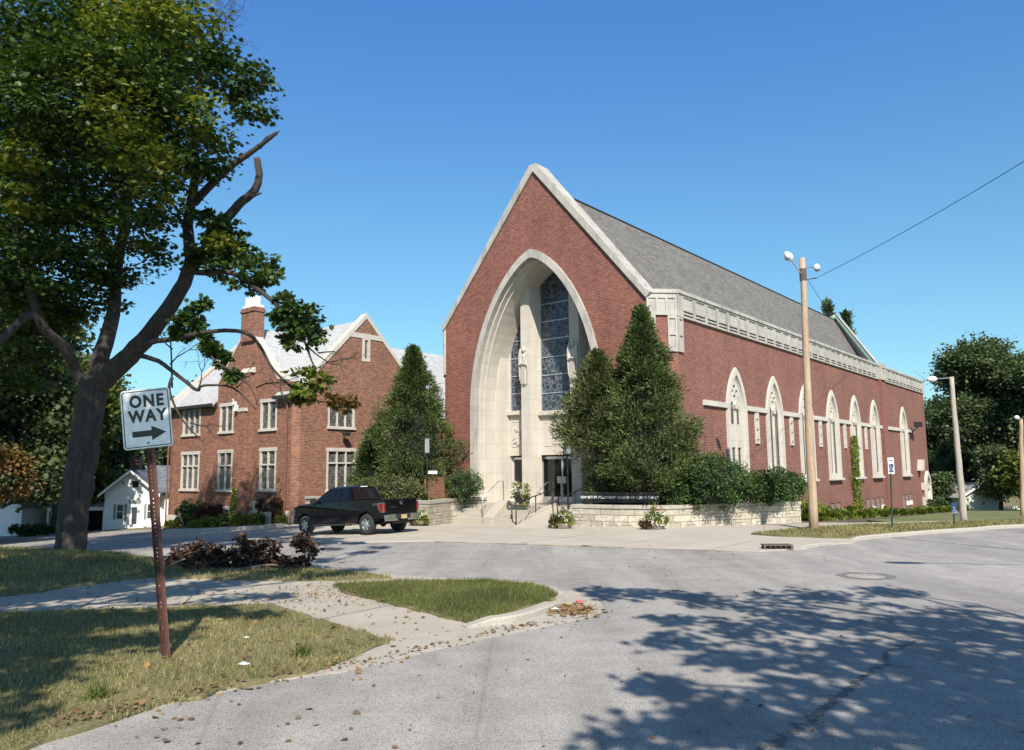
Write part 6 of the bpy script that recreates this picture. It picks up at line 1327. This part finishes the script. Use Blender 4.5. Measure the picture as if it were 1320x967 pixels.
for (px, py, r) in ((225, 722, 11), (240, 715, 12), (258, 712, 12), (272, 722, 14), (290, 712, 10), (296, 728, 14), (312, 720, 12), (312, 702, 7), (325, 705, 7), (345, 712, 10), (352, 735, 13), (372, 732, 10), (335, 738, 14), (362, 745, 12), (390, 722, 8), (395, 700, 9), (385, 698, 7), (402, 708, 6), (250, 730, 12), (282, 738, 8), (378, 742, 8), (318, 735, 10), (232, 732, 8), (342, 698, 4), (310, 696, 4), (355, 705, 5)):
    c = Q(px, py, 20.7+random.uniform(-.4, .4)); R_ = r*20.7/1005*1.1; B.append((c[0], c[1], max(.05, c[2]), R_*1.2, R_*1.3, R_*.85))
blob_leaves(B, 17, .105, 'maple', 'foliage', 'brown', FBR, sub=.13, flat=.8, cl=210, shell=.2, droop=.5)

# ------------------------------------------------------------------ background trees
def bigtree(name, X, Y, z, h, r, label, mat='fartree', size=.30, per=62, cl=9, zc=.35, squash=1., seed=0, dark=False, group=None):
    R = empty(name, (X, Y, z), 0, label, 'tree', group); rr_ = random.Random(seed+int(X*10)); m = MB(); limb(m, (0, 0, -.5), (0, 0, h*.55), .035*h*.6+.1, .1, 5, .03, 8); B = []
    for k in range(15):
        a = rr_.random()*2*PI; t = rr_.random(); zz = h*(zc+(1-zc)*t*.86); q = r*(.62*math.sqrt(max(.05, 1-(2*t-.85)**2*.8)))*rr_.uniform(.55, 1.1)
        c = (q*math.cos(a), q*math.sin(a)*.9, zz); R0_ = r*rr_.uniform(.30, .46); B.append((*c, R0_, R0_, R0_*.75*squash)); limb(m, (0, 0, h*.3), c, .12, .04, 3, .08, 5)
    m.build('trunk', 'bark', R, smooth=True); blob_leaves(B, per, size, 'clump', 'foliage', mat, R, sub=.5, flat=.6, cl=cl, shell=.45)
    return R
def gz_(X, Y): return g(X, Y)
for (px, Y, ytop, r, mat, lb) in ((15, 50, 350, 5.0, 'fartree', 'leafy green tree filling the left edge above the orange tree'), (85, 62, 430, 4.6, 'fartree2', 'yellow-green tree just left of the maple trunk behind the houses'), (-70, 46, 300, 6.5, 'fartree', 'dark tree mostly outside the left edge'), (172, 72, 528, 3.6, 'fartree', 'green tree right behind the one way sign and maple trunk'), (-60, 70, 330, 7, 'fartree', 'tall dense green tree at the far left beyond the houses'), (40, 88, 420, 8, 'fartree', 'broad dark tree behind the houses just left of the maple trunk'), (120, 92, 470, 6.5, 'fartree2', 'yellow-green tree behind the house chimney and maple trunk'), (185, 95, 500, 6, 'fartree', 'dark tree behind the cottage seen below the one way sign'), (60, 78, 520, 5, 'fartree2', 'lighter bushy tree low behind the left houses'), (150, 84, 555, 4.5, 'fartree2', 'low sunlit tree directly behind the white cottage roof'), (225, 105, 540, 5, 'fartree', 'small dark tree between the sign post and the hall corner'), (-10, 80, 470, 6, 'fartree', 'dark tree at the left edge over the white house'), (268, 120, 466, 3.2, 'fartree2', 'small bright treetop showing over the left end of the hall roof')):
    c = at(px, ytop, Y); z = g(c[0], Y); bigtree('background_tree', c[0], Y, z, c[2]-z, r, lb, mat, zc=.22, seed=px)
for (px, Y, ytop, r, mat, lb) in ((1268, 92, 428, 7.0, 'fartree', 'tall tree rising highest behind the grey lamp pole'), (1330, 88, 455, 7.5, 'fartree', 'large dark tree at the right edge behind the reddish pole'), (1212, 112, 508, 5.0, 'fartree', 'tree just past the church end under the lamp head'), (1248, 104, 545, 4.8, 'fartree', 'drooping dark tree rising right behind the pale green garage'), (1400, 80, 430, 8, 'fartree', 'tree beyond the right edge of the view'), (1345, 74, 565, 3.6, 'fartree2', 'yellowish bushy tree low at the right edge')):
    c = at(px, ytop, Y); z = g(c[0], Y); bigtree('background_tree', c[0], Y, z, c[2]-z, r, lb, mat, zc=.2, seed=px, per=64)
c = at(1292, 575, 78); bigtree('background_tree', c[0], 79, g(c[0], 79), c[2]-g(c[0], 79), 2.3, 'low dark spreading tree in front of the picket fence', 'fartree', .24, zc=.3, cl=14, seed=3)
c = at(1213, 605, 82); bigtree('background_tree', c[0], 82, g(c[0], 82), c[2]-g(c[0], 82), 1.5, 'small broadleaf tree right beside the church side door', 'fartree', .22, zc=.1, cl=22, seed=5)
c = at(1208, 652, 68); shrub('dark_shrub', (c[0], 68, g(c[0], 68)), (.9, .7, .6), 'dark rounded shrub at the foot of the small tree past the church', size=.14, cl=30)
c = at(1066, 388, 95); z = g(c[0], 95); evergreen('spruce_tree', c[0], 95, z, c[2]-z, 3.2, 'spruce top peeping over the far end of the church roof', z+6, 'juniper', prof=lambda q: 1-q, n=260, per=26, size=.4, spr=.4, tr=.3)
c = at(1090, 398, 97); z = g(c[0], 97); evergreen('spruce_tree', c[0], 97, z, c[2]-z-.6, 2.6, 'second smaller spruce tip right behind the rear stone coping', z+6, 'juniper', prof=lambda q: 1-q, n=200, per=26, size=.4, spr=.4, tr=.3)
# orange tinged tree at left edge
c = at(-4, 578, 44); z = g(c[0], 44); OT = bigtree('orange_tree', c[0], 44, z, c[2]-z, 1.9, 'small tree with orange and green autumn leaves at the left edge', 'orange', .18, 34, 26, .55, seed=9)
blob_leaves([(1.0, -.8, 3.6, .8, .8, .4), (-.6, -.8, 3.3, 1.0, 1, .5)], 30, .18, 'maple', 'foliage', 'fartree', OT, sub=.3, flat=.5, cl=16)
for (px, r_, lb) in ((32, .9, 'dark hedge bush before the blue-grey house'), (56, .8, 'dark bush right of the hedge bush before the blue-grey house')):
    c = at(px, 678, 56); shrub('dark_shrub', (c[0], 56, g(c[0], 56)), (r_, .5, .45), lb, size=.13, cl=40)
# distant belt of trees closing the horizon
B = []
for k in range(46):
    a = math.radians(-62+k*124/45); d = 190+25*random.random(); B.append((d*math.sin(a), d*math.cos(a), 1+random.uniform(-2, 1), 9, 9, 7+2*random.random()))
tag(blob_leaves(B, 26, 1.1, 'clump', 'far_woods', 'fartree', sub=1.6, flat=.8, cl=1.4, shell=.7), kind='stuff')

# ------------------------------------------------------------------ light, sky, camera
wd_ = bpy.data.worlds.new('World'); SC.world = wd_; wd_.use_nodes = True; nt = wd_.node_tree; nt.nodes.clear()
sk = nt.nodes.new('ShaderNodeTexSky'); sk.sky_type = 'NISHITA'; sk.sun_disc = False; sk.sun_elevation = SEL
az = math.atan2(SUNV[0], SUNV[1]); sk.sun_rotation = az; sk.air_density = 1.0; sk.dust_density = .9; sk.ozone_density = 2.2; sk.altitude = 100
bg = nt.nodes.new('ShaderNodeBackground'); bg.inputs[1].default_value = .13; ow = nt.nodes.new('ShaderNodeOutputWorld')
tcw = nt.nodes.new('ShaderNodeTexCoord'); sxw = nt.nodes.new('ShaderNodeSeparateXYZ'); nt.links.new(tcw.outputs['Generated'], sxw.inputs[0])
tint = ramp(nt, sxw.outputs[2], [(0., (.47, .64, .66)), (.15, (.46, .67, .69)), (.30, (.45, .715, .78)), (.54, (.385, .70, 1.)), (.72, (.25, .42, .58)), (1., (.19, .29, .38))])
nt.links.new(mixc(nt, 1., sk.outputs[0], tint, 'MULTIPLY'), bg.inputs[0]); nt.links.new(bg.outputs[0], ow.inputs[0])
sl = bpy.data.lights.new('Sun', 'SUN'); sl.energy = 4.4; sl.angle = math.radians(.53); sl.color = (1., .91, .79); so = bpy.data.objects.new('Sun', sl); COL.objects.link(so)
so.rotation_euler = Vector(tuple(SUNV)).to_track_quat('Z', 'Y').to_euler()
cd = bpy.data.cameras.new('Camera'); cd.sensor_width = 36; cd.lens = F/1320*36; cd.clip_end = 2000; cd.clip_start = .05; co = bpy.data.objects.new('Camera', cd); COL.objects.link(co)
co.matrix_world = Matrix(((RT[0], UP[0], -FW[0], 0), (RT[1], UP[1], -FW[1], 0), (RT[2], UP[2], -FW[2], H), (0, 0, 0, 1)))
SC.camera = co
vs_ = SC.view_settings; vs_.view_transform = 'Standard'; vs_.look = 'None'; vs_.gamma = 1; vs_.use_curve_mapping = False; vs_.exposure = .75
SC.cycles.max_bounces = 6; SC.cycles.transparent_max_bounces = 8; SC.cycles.use_denoising = True
